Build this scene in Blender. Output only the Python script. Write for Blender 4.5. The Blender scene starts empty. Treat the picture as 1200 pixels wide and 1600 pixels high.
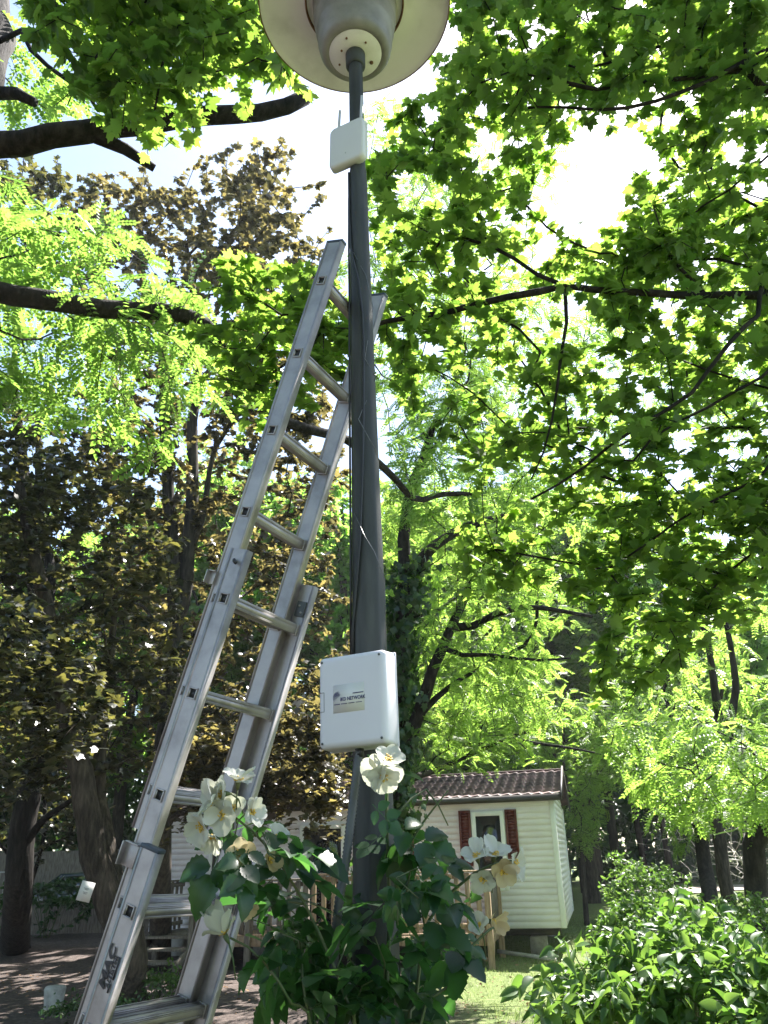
import bpy, math, random
import numpy as np
from mathutils import Vector, Matrix
PI = math.pi; R = math.radians
random.seed(7); RNG = np.random.default_rng(7)
S = bpy.context.scene; COL = S.collection

# ---------------------------------------------------------------- camera
FPX = 1240.0                                    # focal length in pixels of the 1200x1600 frame
PITCH, ROLL, EYE = R(23.4), R(1.65), np.array([0, 0, 1.6])
CF = np.array([0, math.cos(PITCH), math.sin(PITCH)])
_r = np.array([1.0, 0, 0]); _u = np.array([0, -math.sin(PITCH), math.cos(PITCH)])
CR = _r*math.cos(ROLL) - _u*math.sin(ROLL); CU = _u*math.cos(ROLL) + _r*math.sin(ROLL)
cam = bpy.data.cameras.new('camera'); cam.sensor_fit = 'VERTICAL'; cam.sensor_height = 24
cam.lens = 24*FPX/1600; cam.clip_start = 0.05; cam.clip_end = 600
co = bpy.data.objects.new('camera', cam); COL.objects.link(co)
co.matrix_world = Matrix(((CR[0], CU[0], -CF[0], EYE[0]), (CR[1], CU[1], -CF[1], EYE[1]),
                          (CR[2], CU[2], -CF[2], EYE[2]), (0, 0, 0, 1)))
S.camera = co; S.render.resolution_x = 768; S.render.resolution_y = 1024

# ---------------------------------------------------------------- sky, sun, exposure
SUN_EL, SUN_AZ = R(56), R(38)                   # azimuth from +Y towards +X
w = bpy.data.worlds.new('World'); S.world = w; w.use_nodes = True
nt = w.node_tree; bg = nt.nodes['Background']
sky = nt.nodes.new('ShaderNodeTexSky'); sky.sky_type = 'NISHITA'; sky.sun_disc = False
sky.sun_elevation = SUN_EL; sky.sun_rotation = SUN_AZ; sky.dust_density = 1.2; sky.air_density = 1.0
nt.links.new(sky.outputs[0], bg.inputs[0]); bg.inputs[1].default_value = 0.085
sl = bpy.data.lights.new('sun', 'SUN'); sl.energy = 5.0; sl.angle = R(0.55); sl.color = (1.0, 0.95, 0.90)
so = bpy.data.objects.new('sun', sl); COL.objects.link(so)
SD = Vector((math.sin(SUN_AZ)*math.cos(SUN_EL), math.cos(SUN_AZ)*math.cos(SUN_EL), math.sin(SUN_EL)))
so.rotation_euler = SD.to_track_quat('Z', 'Y').to_euler()
S.view_settings.view_transform = 'Standard'; S.view_settings.look = 'None'
S.view_settings.exposure = 2.25; S.view_settings.gamma = 1.0

# ---------------------------------------------------------------- survey helpers (photo reading -> metres)
def ray(x, y): return CF + CR*((x-600)/FPX) - CU*((y-800)/FPX)
def at(x, y, z): return EYE + ray(x, y)*z
def gp(x, y, h=0.0):
    d = ray(x, y); return EYE + d*(h-1.6)/d[2]
def nrm(v): v = np.asarray(v, float); return v/np.linalg.norm(v)
def px_of(P):
    d = P-EYE; z = d@CF; return 600+FPX*(d@CR)/z, 800-FPX*(d@CU)/z

# ---------------------------------------------------------------- objects
def props(o, label=None, cat=None, group=None, kind=None):
    if label: o['label'] = label
    if cat: o['category'] = cat
    if group: o['group'] = group
    if kind: o['kind'] = kind
    return o
OFF = {}
def thing(name, loc, label, cat, group=None):
    o = bpy.data.objects.new(name, None); COL.objects.link(o); o.location = tuple(map(float, loc))
    o.empty_display_size = .2; OFF[o] = np.array(loc, float); return props(o, label, cat, group)
def raw(name, V, F, mat, parent=None, smooth=False, org=None):
    """V (n,3) world coordinates, F list of index lists or a list of int arrays with equal row length"""
    V = np.asarray(V, float).reshape(-1, 3)
    off = OFF[parent] if parent is not None else (np.array(org, float) if org is not None else np.zeros(3))
    V = V-off; me = bpy.data.meshes.new(name)
    me.vertices.add(len(V)); me.vertices.foreach_set('co', V.ravel())
    groups = F if (len(F) and isinstance(F[0], np.ndarray) and F[0].ndim == 2) else None
    if groups is None:
        tot = np.array([len(f) for f in F], np.int32); idx = np.array([i for f in F for i in f], np.int32)
    else:
        tot = np.concatenate([np.full(len(g), g.shape[1], np.int32) for g in groups]); idx = np.concatenate([g.ravel() for g in groups]).astype(np.int32)
    st = np.concatenate([[0], np.cumsum(tot)[:-1]]).astype(np.int32)
    me.loops.add(len(idx)); me.loops.foreach_set('vertex_index', idx)
    me.polygons.add(len(tot)); me.polygons.foreach_set('loop_start', st); me.polygons.foreach_set('loop_total', tot)
    if smooth: me.polygons.foreach_set('use_smooth', np.ones(len(tot), bool))
    me.update(calc_edges=True); me.materials.append(mat)
    o = bpy.data.objects.new(name, me); COL.objects.link(o)
    if parent is not None:
        o.parent = parent; OFF[o] = off
    else:
        o.location = tuple(off); OFF[o] = off
    return o
class MB:
    def __init__(s): s.V = []; s.F = []
    def add(s, vs, fs):
        b = len(s.V); s.V += [tuple(map(float, v)) for v in vs]; s.F += [[b+i for i in f] for f in fs]; return s
    def box(s, c, h, ax=None):
        """centre, half sizes, three axes"""
        ax = np.eye(3) if ax is None else np.asarray(ax); c = np.asarray(c, float)
        vs = [c+ax[0]*h[0]*i+ax[1]*h[1]*j+ax[2]*h[2]*k for i in (-1, 1) for j in (-1, 1) for k in (-1, 1)]
        return s.add(vs, [[0, 1, 3, 2], [4, 6, 7, 5], [0, 4, 5, 1], [2, 3, 7, 6], [0, 2, 6, 4], [1, 5, 7, 3]])
    def bar(s, a, b, w_, t_, up=(0, 0, 1)):
        a = np.asarray(a, float); b = np.asarray(b, float); d = nrm(b-a); u = np.asarray(up, float); x = nrm(np.cross(d, u)); y = np.cross(x, d)
        return s.box((a+b)/2, (np.linalg.norm(b-a)/2, w_/2, t_/2), (d, x, y))
    def tube(s, pts, rad, n=8, cap=True, squash=1.0):
        pts = [np.asarray(p, float) for p in pts]
        rad = [rad]*len(pts) if np.isscalar(rad) else rad
        b = len(s.V); x = None
        for i, p in enumerate(pts):
            d = nrm(pts[min(i+1, len(pts)-1)]-pts[max(i-1, 0)])
            if x is None: x = np.cross(d, (0.31, 0.2, 0.93)) if abs(d[2]) < .9 else np.cross(d, (1, 0, 0))
            x = nrm(x-(x@d)*d); y = np.cross(d, x)
            for k in range(n):
                a = 2*PI*k/n; q = p+(x*math.cos(a)+y*math.sin(a)*squash)*rad[i]; s.V.append(tuple(q))
        for i in range(len(pts)-1):
            for k in range(n):
                a = b+i*n+k; c = b+i*n+(k+1) % n; s.F.append([a, c, c+n, a+n])
        if cap: s.F.append([b+k for k in range(n)][::-1]); s.F.append([b+(len(pts)-1)*n+k for k in range(n)])
        return s
    def lathe(s, c, prof, n=48, cap=False):
        b = len(s.V); c = np.asarray(c, float)
        for r_, z in prof:
            for k in range(n): s.V.append((c[0]+r_*math.cos(2*PI*k/n), c[1]+r_*math.sin(2*PI*k/n), c[2]+z))
        for i in range(len(prof)-1):
            for k in range(n):
                a = b+i*n+k; d = b+i*n+(k+1) % n; s.F.append([a, d, d+n, a+n])
        if cap: s.F.append([b+k for k in range(n)][::-1]); s.F.append([b+(len(prof)-1)*n+k for k in range(n)])
        return s
    def build(s, name, mat, parent=None, smooth=False, bevel=0, org=None, seg=2):
        o = raw(name, s.V, s.F, mat, parent, smooth, org)
        if bevel:
            m = o.modifiers.new('bevel', 'BEVEL'); m.width = bevel; m.segments = seg; m.limit_method = 'ANGLE'; m.angle_limit = R(35)
        return o

# ---------------------------------------------------------------- materials
def newmat(name):
    m = bpy.data.materials.new(name); m.use_nodes = True; n = m.node_tree; p = n.nodes['Principled BSDF']; return m, n, p
def N_(n, t, **k):
    o = n.nodes.new(t)
    for a, b in k.items(): setattr(o, a, b)
    return o
def noise(n, scale, detail=6, rough=.6, vec=None, coord='Object', sc=None, dist=0):
    t = N_(n, 'ShaderNodeTexNoise'); t.inputs['Scale'].default_value = scale; t.inputs['Detail'].default_value = detail
    t.inputs['Roughness'].default_value = rough; t.inputs['Distortion'].default_value = dist
    tc = N_(n, 'ShaderNodeTexCoord'); v = tc.outputs[coord]
    if sc is not None:
        mp = N_(n, 'ShaderNodeMapping'); mp.inputs['Scale'].default_value = sc; n.links.new(v, mp.inputs[0]); v = mp.outputs[0]
    n.links.new(v, t.inputs['Vector']); return t.outputs['Fac']
def ramp(n, fac, stops):
    r_ = N_(n, 'ShaderNodeValToRGB'); e = r_.color_ramp.elements
    e[0].position, e[0].color = stops[0][0], (*stops[0][1], 1); e[1].position, e[1].color = stops[-1][0], (*stops[-1][1], 1)
    for p_, c in stops[1:-1]:
        k = e.new(p_); k.color = (*c, 1)
    n.links.new(fac, r_.inputs[0]); return r_.outputs[0]
def bump(n, p, h, strength=.4, dist=.01):
    b = N_(n, 'ShaderNodeBump'); b.inputs['Strength'].default_value = strength; b.inputs['Distance'].default_value = dist
    n.links.new(h, b.inputs['Height']); n.links.new(b.outputs[0], p.inputs['Normal'])
def surf(name, c1, c2, scale=8, rough=.6, metal=0, spec=.5, bmp=.2, bd=.003, sc=None, c3=None, lo=.35, hi=.65):
    m, n, p = newmat(name); f = noise(n, scale, sc=sc)
    st = [(lo, c1), (hi, c2)] if c3 is None else [(lo, c1), ((lo+hi)/2, c2), (hi, c3)]
    n.links.new(ramp(n, f, st), p.inputs['Base Color']); p.inputs['Roughness'].default_value = rough
    p.inputs['Metallic'].default_value = metal; p.inputs['Specular IOR Level'].default_value = spec
    if bmp: bump(n, p, noise(n, scale*3, sc=sc), bmp, bd)
    return m
def leafmat(name, a, b, ta, tb, rough=.42, spec=.5, fac=.5):
    m, n, p = newmat(name)
    geo = N_(n, 'ShaderNodeNewGeometry')
    c = ramp(n, geo.outputs['Random Per Island'], [(0, a), (1, b)]); t = ramp(n, geo.outputs['Random Per Island'], [(0, ta), (1, tb)])
    n.links.new(c, p.inputs['Base Color']); p.inputs['Roughness'].default_value = rough; p.inputs['Specular IOR Level'].default_value = spec
    tr = N_(n, 'ShaderNodeBsdfTranslucent'); n.links.new(t, tr.inputs[0])
    mx = N_(n, 'ShaderNodeMixShader'); mx.inputs[0].default_value = fac
    n.links.new(p.outputs[0], mx.inputs[1]); n.links.new(tr.outputs[0], mx.inputs[2])
    n.links.new(mx.outputs[0], n.nodes['Material Output'].inputs[0]); return m
def bark(name, c1, c2, c3, sc=(6, 6, 1.2), k=3):
    m, n, p = newmat(name); f = noise(n, k, 8, .65, sc=sc); g = noise(n, k*.25, 3, .5)
    mx = N_(n, 'ShaderNodeMath', operation='ADD'); mx.inputs[1].default_value = 0
    sb = N_(n, 'ShaderNodeMath', operation='MULTIPLY_ADD'); sb.inputs[1].default_value = .5; n.links.new(g, sb.inputs[0]); n.links.new(f, sb.inputs[2])
    s2 = N_(n, 'ShaderNodeMath', operation='SUBTRACT'); s2.inputs[1].default_value = .25; n.links.new(sb.outputs[0], s2.inputs[0])
    n.links.new(ramp(n, s2.outputs[0], [(.35, c1), (.52, c2), (.68, c3)]), p.inputs['Base Color'])
    p.inputs['Roughness'].default_value = .9; p.inputs['Specular IOR Level'].default_value = .2; bump(n, p, f, .9, .03); return m

M = {}
M['maple'] = leafmat('maple_leaf', (.028, .070, .016), (.058, .115, .026), (.19, .37, .04), (.43, .62, .09), fac=.5)
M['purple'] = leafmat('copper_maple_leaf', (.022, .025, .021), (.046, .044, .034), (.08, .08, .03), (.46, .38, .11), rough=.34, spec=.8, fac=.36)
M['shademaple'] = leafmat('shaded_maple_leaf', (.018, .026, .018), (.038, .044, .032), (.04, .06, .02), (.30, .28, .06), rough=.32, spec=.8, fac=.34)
M['robinia'] = leafmat('locust_leaflet', (.05, .11, .02), (.10, .18, .035), (.28, .50, .06), (.50, .72, .13), fac=.56)
M['robnear'] = leafmat('near_locust_leaflet', (.045, .10, .02), (.09, .16, .03), (.20, .42, .05), (.42, .62, .11))
M['broad'] = leafmat('background_leaf', (.04, .11, .02), (.08, .17, .035), (.26, .52, .07), (.48, .74, .14), fac=.56)
M['laurel'] = leafmat('laurel_leaf', (.025, .065, .016), (.06, .13, .028), (.12, .27, .03), (.28, .46, .07), rough=.44, spec=.55, fac=.36)
M['rose_leaf'] = leafmat('rose_leaf', (.010, .034, .014), (.024, .065, .022), (.05, .17, .03), (.12, .31, .05), rough=.36, spec=.55, fac=.38)
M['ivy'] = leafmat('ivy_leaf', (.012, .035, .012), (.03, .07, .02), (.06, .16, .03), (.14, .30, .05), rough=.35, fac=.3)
M['petal'] = leafmat('petal', (.54, .545, .48), (.62, .62, .56), (.46, .48, .36), (.54, .55, .44), rough=.6, spec=.3, fac=.4)
M['wilt'] = leafmat('wilting_petal', (.46, .36, .20), (.56, .50, .34), (.6, .5, .28), (.7, .6, .4), rough=.7, spec=.2, fac=.35)
M['stamen'] = surf('stamen', (.55, .35, .05), (.7, .5, .1), 60)
M['grassb'] = leafmat('grass_blade', (.07, .12, .03), (.17, .22, .07), (.2, .34, .07), (.40, .48, .16), fac=.35)
M['litter'] = leafmat('dry_leaf', (.16, .09, .05), (.30, .20, .12), (.2, .1, .05), (.3, .2, .1), rough=.8, spec=.2, fac=.2)
M['bark_dark'] = bark('maple_bark', (.008, .007, .006), (.022, .019, .016), (.045, .038, .032))
M['bark_loc'] = bark('locust_bark', (.008, .007, .006), (.022, .018, .016), (.045, .038, .032), sc=(5, 5, 1.5), k=4)
M['bark_tan'] = bark('tan_bark', (.025, .02, .015), (.06, .048, .036), (.115, .092, .07))
M['bark_far'] = bark('distant_bark', (.02, .018, .015), (.05, .042, .035), (.09, .075, .06))  # mid brown bark of the farther trees
M['bare'] = surf('bare_twig', (.30, .28, .25), (.45, .42, .38), 10)
M['cane'] = surf('rose_cane', (.04, .08, .02), (.09, .10, .04), 20)
M['galv'] = surf('galvanised_steel', (.022, .026, .027), (.046, .052, .052), 5, .62, .2, .5, .15, .002, c3=(.085, .088, .084), lo=.3, hi=.7)
m, n, p = newmat('weathered_post_steel'); ga = noise(n, 6, 8, .6, sc=(3, 3, .5)); gb = noise(n, 42, 6, .75)
ca = ramp(n, ga, [(.3, (.018, .020, .020)), (.5, (.036, .039, .038)), (.72, (.066, .069, .065))]); cr = ramp(n, gb, [(.63, (0, 0, 0)), (.70, (1, 1, 1))])
mxr = N_(n, 'ShaderNodeMixRGB'); n.links.new(cr, mxr.inputs[0]); n.links.new(ca, mxr.inputs[1]); mxr.inputs[2].default_value = (.075, .042, .025, 1)
n.links.new(mxr.outputs[0], p.inputs['Base Color']); p.inputs['Roughness'].default_value = .6; p.inputs['Metallic'].default_value = .15; bump(n, p, gb, .35, .002); M['post'] = m
M['lamp'] = surf('lamp_paint', (.62, .60, .60), (.76, .74, .75), 3, .5, c3=(.80, .78, .79), bmp=.1)
M['lampcup'] = surf('lamp_cup_paint', (.13, .125, .12), (.21, .20, .195), 5, .45, c3=(.27, .26, .25), bmp=.15)
M['rust'] = surf('rust', (.10, .045, .02), (.22, .12, .07), 30, .9)
M['plast'] = surf('light_grey_plastic', (.56, .555, .60), (.60, .595, .64), 2, .5, bmp=.05)
M['plastw'] = surf('white_plastic', (.55, .555, .56), (.60, .60, .605), 2, .42, bmp=.03)
M['black'] = surf('black_rubber', (.010, .010, .011), (.022, .022, .024), 12, .5)
M['conduit'] = surf('grey_conduit', (.05, .055, .06), (.085, .09, .095), 12, .45)
M['wire'] = surf('thin_wire', (.10, .10, .10), (.2, .2, .2), 12, .4, .6)
M['ink'] = surf('navy_ink', (.012, .016, .09), (.02, .025, .13), 12, .5, bmp=0)
M['inkk'] = surf('black_ink', (.012, .012, .016), (.022, .02, .026), 12, .5, bmp=0)
M['paper'] = surf('sticker_paper', (.56, .55, .52), (.62, .61, .58), 3, .5, bmp=0)
M['capb'] = surf('dark_plastic_cap', (.02, .035, .05), (.035, .05, .07), 12, .5)
m, n, p = newmat('brushed_aluminium')
f1 = noise(n, 9, 5, .6, sc=(1, 1, 1)); f2 = noise(n, 60, 6, .75)
n.links.new(ramp(n, f1, [(.3, (.26, .24, .235)), (.5, (.38, .355, .35)), (.8, (.50, .47, .465))]), p.inputs['Base Color'])
rr = N_(n, 'ShaderNodeMapRange'); rr.inputs[3].default_value = .38; rr.inputs[4].default_value = .62; n.links.new(f1, rr.inputs[0]); n.links.new(rr.outputs[0], p.inputs['Roughness'])
p.inputs['Metallic'].default_value = .8; bump(n, p, f2, .35, .001); M['alu'] = m
M['siding'] = surf('white_siding', (.73, .715, .775), (.81, .795, .86), 1.5, .5, c3=(.85, .835, .90), bmp=.05)
M['trimw'] = surf('white_trim', (.70, .70, .69), (.80, .80, .79), 4, .45, bmp=0)
M['rooftile'] = surf('brown_red_roof_tile', (.06, .042, .038), (.15, .095, .085), 2.2, .75, c3=(.24, .14, .13), bmp=.4, bd=.01)
M['fascia'] = surf('dark_brown_fascia', (.030, .022, .020), (.05, .038, .034), 4, .5)
M['shutter'] = surf('oxblood_shutter_paint', (.10, .022, .017), (.16, .04, .03), 5, .55)
M['wood'] = surf('tan_deck_wood', (.20, .13, .075), (.34, .235, .145), 5, .8, c3=(.42, .30, .19), sc=(8, 8, 1), bmp=.4)
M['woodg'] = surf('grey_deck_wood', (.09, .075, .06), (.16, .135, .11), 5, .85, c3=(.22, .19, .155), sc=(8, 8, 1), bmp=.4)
M['steel'] = surf('chassis_steel', (.03, .03, .03), (.06, .055, .05), 8, .6, .3)
M['conc'] = surf('concrete', (.24, .235, .22), (.34, .335, .31), 9, .9, c3=(.40, .395, .37), bmp=.5)
M['carp'] = surf('dark_car_paint', (.02, .03, .035), (.03, .04, .045), 3, .25, bmp=0)
M['fencew'] = surf('pale_fence_paint', (.42, .41, .38), (.58, .57, .53), 5, .7)
m, n, p = newmat('window_glass'); p.inputs['Base Color'].default_value = (.012, .014, .016, 1); p.inputs['Roughness'].default_value = .06; p.inputs['Specular IOR Level'].default_value = .8; M['glass'] = m

# ground: soil path on the left, lawn on the right, worn patches
m, n, p = newmat('soil_and_lawn')
tc = N_(n, 'ShaderNodeTexCoord'); sx = N_(n, 'ShaderNodeSeparateXYZ'); n.links.new(tc.outputs['Object'], sx.inputs[0])
nb = noise(n, .5, 8, .65); nf = noise(n, 14, 10, .72); nm = noise(n, 2.2, 8, .65)
e1 = N_(n, 'ShaderNodeMath', operation='MULTIPLY_ADD'); e1.inputs[1].default_value = 5.0; n.links.new(nb, e1.inputs[0]); n.links.new(sx.outputs[0], e1.inputs[2])
mr = N_(n, 'ShaderNodeMapRange'); mr.inputs[1].default_value = 2.3; mr.inputs[2].default_value = 3.6; n.links.new(e1.outputs[0], mr.inputs[0])
mw = N_(n, 'ShaderNodeMapRange'); mw.inputs[1].default_value = .38; mw.inputs[2].default_value = .47; n.links.new(nm, mw.inputs[0])
far = N_(n, 'ShaderNodeMapRange'); far.inputs[1].default_value = 9.4; far.inputs[2].default_value = 11.0; n.links.new(sx.outputs[1], far.inputs[0])
mwm = N_(n, 'ShaderNodeMath', operation='MAXIMUM'); n.links.new(mw.outputs[0], mwm.inputs[0]); n.links.new(far.outputs[0], mwm.inputs[1])
mul = N_(n, 'ShaderNodeMath', operation='MULTIPLY'); n.links.new(mr.outputs[0], mul.inputs[0]); n.links.new(mwm.outputs[0], mul.inputs[1])
soil = ramp(n, nf, [(.3, (.038, .031, .028)), (.5, (.075, .060, .053)), (.7, (.16, .13, .115))])
lawn = ramp(n, nf, [(.3, (.06, .085, .03)), (.5, (.12, .155, .055)), (.72, (.20, .22, .10))])
mc = N_(n, 'ShaderNodeMixRGB'); n.links.new(mul.outputs[0], mc.inputs[0]); n.links.new(soil, mc.inputs[1]); n.links.new(lawn, mc.inputs[2])
n.links.new(mc.outputs[0], p.inputs['Base Color']); p.inputs['Roughness'].default_value = .95; p.inputs['Specular IOR Level'].default_value = .15
bump(n, p, nf, .8, .03); M['ground'] = m
M['path'] = surf('pale_gravel', (.34, .27, .24), (.48, .40, .37), 6, .9)

# ---------------------------------------------------------------- ground
gx = np.concatenate([np.linspace(-150, -16, 10), np.linspace(-14, 16, 61), np.linspace(18, 150, 10)])
gy = np.concatenate([np.linspace(-60, -4, 6), np.linspace(-3, 27, 61), np.linspace(30, 250, 14)])
GX, GY = np.meshgrid(gx, gy, indexing='ij')
def gz(x, y):
    k = np.exp(-((x/22.0)**4))*np.exp(-(((y-8)/22.0)**4))
    return k*(.035*np.sin(x*1.3+.4)*np.cos(y*.9)+.02*np.sin(x*3.1+y*2.3))-.02
GV = np.stack([GX, GY, gz(GX, GY)], -1).reshape(-1, 3); a_, b_ = GX.shape
ii, jj = np.meshgrid(np.arange(a_-1), np.arange(b_-1), indexing='ij'); q = (ii*b_+jj).ravel()
props(raw('ground', GV, [np.stack([q, q+b_, q+b_+1, q+1], 1)], M['ground'], smooth=True), kind='structure')
mb = MB(); pw = [(9.5, 33.5), (14, 36.2), (20, 38.0), (30, 39.5), (60, 42)]
for i, (x, y) in enumerate(pw): mb.V += [(x, y-1.5, .012), (x-.3, y+2.3, .012)]
mb.F = [[2*i, 2*i+2, 2*i+3, 2*i+1] for i in range(len(pw)-1)]
props(mb.build('path', M['path']), kind='structure')

# ---------------------------------------------------------------- foliage machinery
def fan(out, zc=0.0, extra=None):
    V = [(0, 0.33, zc)]+[(x, y, z) for x, y, z in out]; n_ = len(out)
    return np.array(V, float), np.array([[0, 1+i, 1+(i+1) % n_] for i in range(n_)], np.int32)
def mapleleaf(petiole=True):
    h = [(.0, .0), (.10, -.06), (.30, -.10), (.30, .02), (.52, .10), (.40, .20), (.62, .48), (.42, .46), (.36, .56), (.22, .50), (.20, .78), (.10, .80)]
    o = [(x, y) for x, y in h]+[(0, 1.02)]+[(-x, y) for x, y in h[::-1][:-1]]
    o = [(x, y, -.16*(x*x+(y-.33)**2)) for x, y in o]; V, F = fan(o, 0)
    if petiole:
        b = len(V); V = np.vstack([V, [(-.012, -.55, .02), (.012, -.55, .02), (.012, .02, 0), (-.012, .02, 0)]])
        F = [F, np.array([[b, b+1, b+2, b+3]], np.int32)]
        return V, F
    return V, [F]
def starleaf():
    h = [(0, 0), (.32, -.08), (.5, .12), (.38, .22), (.6, .5), (.3, .52), (.17, .8)]
    o = h+[(0, 1.0)]+[(-x, y) for x, y in h[::-1][:-1]]; o = [(x, y, -.18*(x*x+(y-.33)**2)) for x, y in o]
    V, F = fan(o, 0); return V, [F]
def ovate(n_seg=6, wd=.30, fold=.10, pet=.12, serr=0):
    L = []; Rr = []; mid = []
    for i in range(n_seg+1):
        t = i/n_seg; ww = wd*math.sin(PI*min(1, t**.8))**.8*(1+serr*(i % 2)) if 0 < t < 1 else 0; zz = -.16*t*t
        mid.append((0, t, zz)); L.append((-ww, t, zz+fold*ww/wd*.8)); Rr.append((ww, t, zz+fold*ww/wd*.8))
    V = mid+L+Rr; k = n_seg+1; F = []
    for i in range(n_seg): F += [[i, i+1, k+i+1, k+i], [i+1, i, 2*k+i, 2*k+i+1]]
    return np.array(V, float)+np.array((0, pet, 0)), [np.array(F, np.int32)]
def ovate_lo(wd=.3):
    V = np.array([(0, 0, 0), (wd*.8, .3, .03), (wd*.75, .65, .0), (0, 1, -.1), (-wd*.75, .65, 0), (-wd*.8, .3, .03)], float)
    return V, [np.array([[0, 1, 2, 3], [0, 3, 4, 5]], np.int32)]
def compose(tmpl, places):
    """leaflets: (x, y, z, angle, size)"""
    V0, F0 = tmpl; Vs = []; Fs = [[] for _ in F0]; b = 0
    for x, y, z, a, s in places:
        c, s_ = math.cos(a), math.sin(a); P = V0*s; Q = np.stack([P[:, 0]*c+P[:, 1]*s_, -P[:, 0]*s_+P[:, 1]*c, P[:, 2]], 1)+np.array((x, y, z))
        Vs.append(Q)
        for i, f in enumerate(F0): Fs[i].append(f+b)
        b += len(V0)
    return np.vstack(Vs), [np.concatenate(f) for f in Fs]
def pinnate(pairs, tm, ls=.2, droop=.25):
    pl = []
    for i in range(pairs):
        t = .18+.76*i/(pairs-1); pl += [(0.01, t, -droop*t*t, 1.25, ls), (-.01, t, -droop*t*t, -1.25, ls)]
    pl.append((0, .98, -droop, 0, ls)); V, F = compose(tm, pl); b = len(V)
    V = np.vstack([V, [(-.006, 0, 0), (.006, 0, 0), (.004, .5, -droop*.25), (-.004, .5, -droop*.25), (.003, 1, -droop), (-.003, 1, -droop)]])
    return V, F+[np.array([[b, b+1, b+2, b+3], [b+3, b+2, b+4, b+5]], np.int32)]
T_MAPLE = mapleleaf(); T_STAR = starleaf(); T_OV = ovate(); T_OVL = ovate_lo(.32)
T_PIN = pinnate(7, ovate_lo(.36), .21); T_PINLO = pinnate(4, (ovate_lo(.42)[0], ovate_lo(.42)[1]), .34)
T_ROSE = compose(ovate(13, .35, .09, .02, .16), [(0, .62, -.04, 0, .5), (.02, .55, -.02, 1.05, .42), (-.02, .55, -.02, -1.05, .42), (.02, .22, 0, 1.2, .36), (-.02, .22, 0, -1.2, .36)])
_b = len(T_ROSE[0]); T_ROSE = (np.vstack([T_ROSE[0], [(-.008, 0, 0), (.008, 0, 0), (.006, .66, -.04), (-.006, .66, -.04)]]), T_ROSE[1]+[np.array([[_b, _b+1, _b+2, _b+3]], np.int32)])
T_CLUMP = compose(ovate_lo(.34), [(0, 0, 0, 0, 1), (.1, .1, .05, 1.0, .9), (-.1, .1, -.05, -1.1, .95), (0, -.2, .1, 2.6, .8)])

def unit(v): return v/np.maximum(np.linalg.norm(v, axis=1, keepdims=True), 1e-9)
def stamp(tmpl, P, Y, Z, s):
    """instances of a leaf: base P, tip direction Y, normal Z, sizes s -> verts, faces"""
    V0, F0 = tmpl; Y = unit(Y); Z = unit(Z-(Z*Y).sum(1, keepdims=True)*Y); X = np.cross(Y, Z)
    curl = RNG.uniform(.2, 3.2, len(P))[:, None, None]; wd = RNG.uniform(.82, 1.1, len(P))[:, None, None]
    V = (X[:, None]*V0[None, :, :1]*wd+Y[:, None]*V0[None, :, 1:2]+Z[:, None]*V0[None, :, 2:]*curl)*s[:, None, None]+P[:, None]
    k = len(V0); base = (np.arange(len(P))*k)[:, None, None]
    return V.reshape(-1, 3), [(f[None]+base).reshape(-1, f.shape[1]).astype(np.int32) for f in F0]
def merge(parts):
    parts = [p_ for p_ in parts if len(p_[0])]; Vs = []; Fs = []; b = 0
    for V, F in parts:
        Vs.append(V); Fs += [f+b for f in F]; b += len(V)
    return np.vstack(Vs), Fs
def leaves_at(tm, ends, dirs, n_, length, size, rng, up=1.0, tilt=.45, droop=.25, spread=.6):
    """n_ leaves along the last `length` metres of every twig"""
    k = len(ends); E_ = np.repeat(ends, n_, 0); D_ = unit(np.repeat(dirs, n_, 0)); m_ = len(E_)
    t = rng.random((m_, 1))**1.2*length
    rnd = rng.normal(size=(m_, 3)); perp = unit(rnd-(rnd*D_).sum(1, keepdims=True)*D_); perp[:, 2] *= .5
    Y = unit(D_*spread+perp+np.array((0, 0, -droop))); P = E_-D_*t+perp*.01
    Z = np.array((0, 0, up))+rng.normal(size=(m_, 3))*tilt
    return stamp(tm, P, Y, Z, size*(.65+.6*rng.random(m_)))
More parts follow.
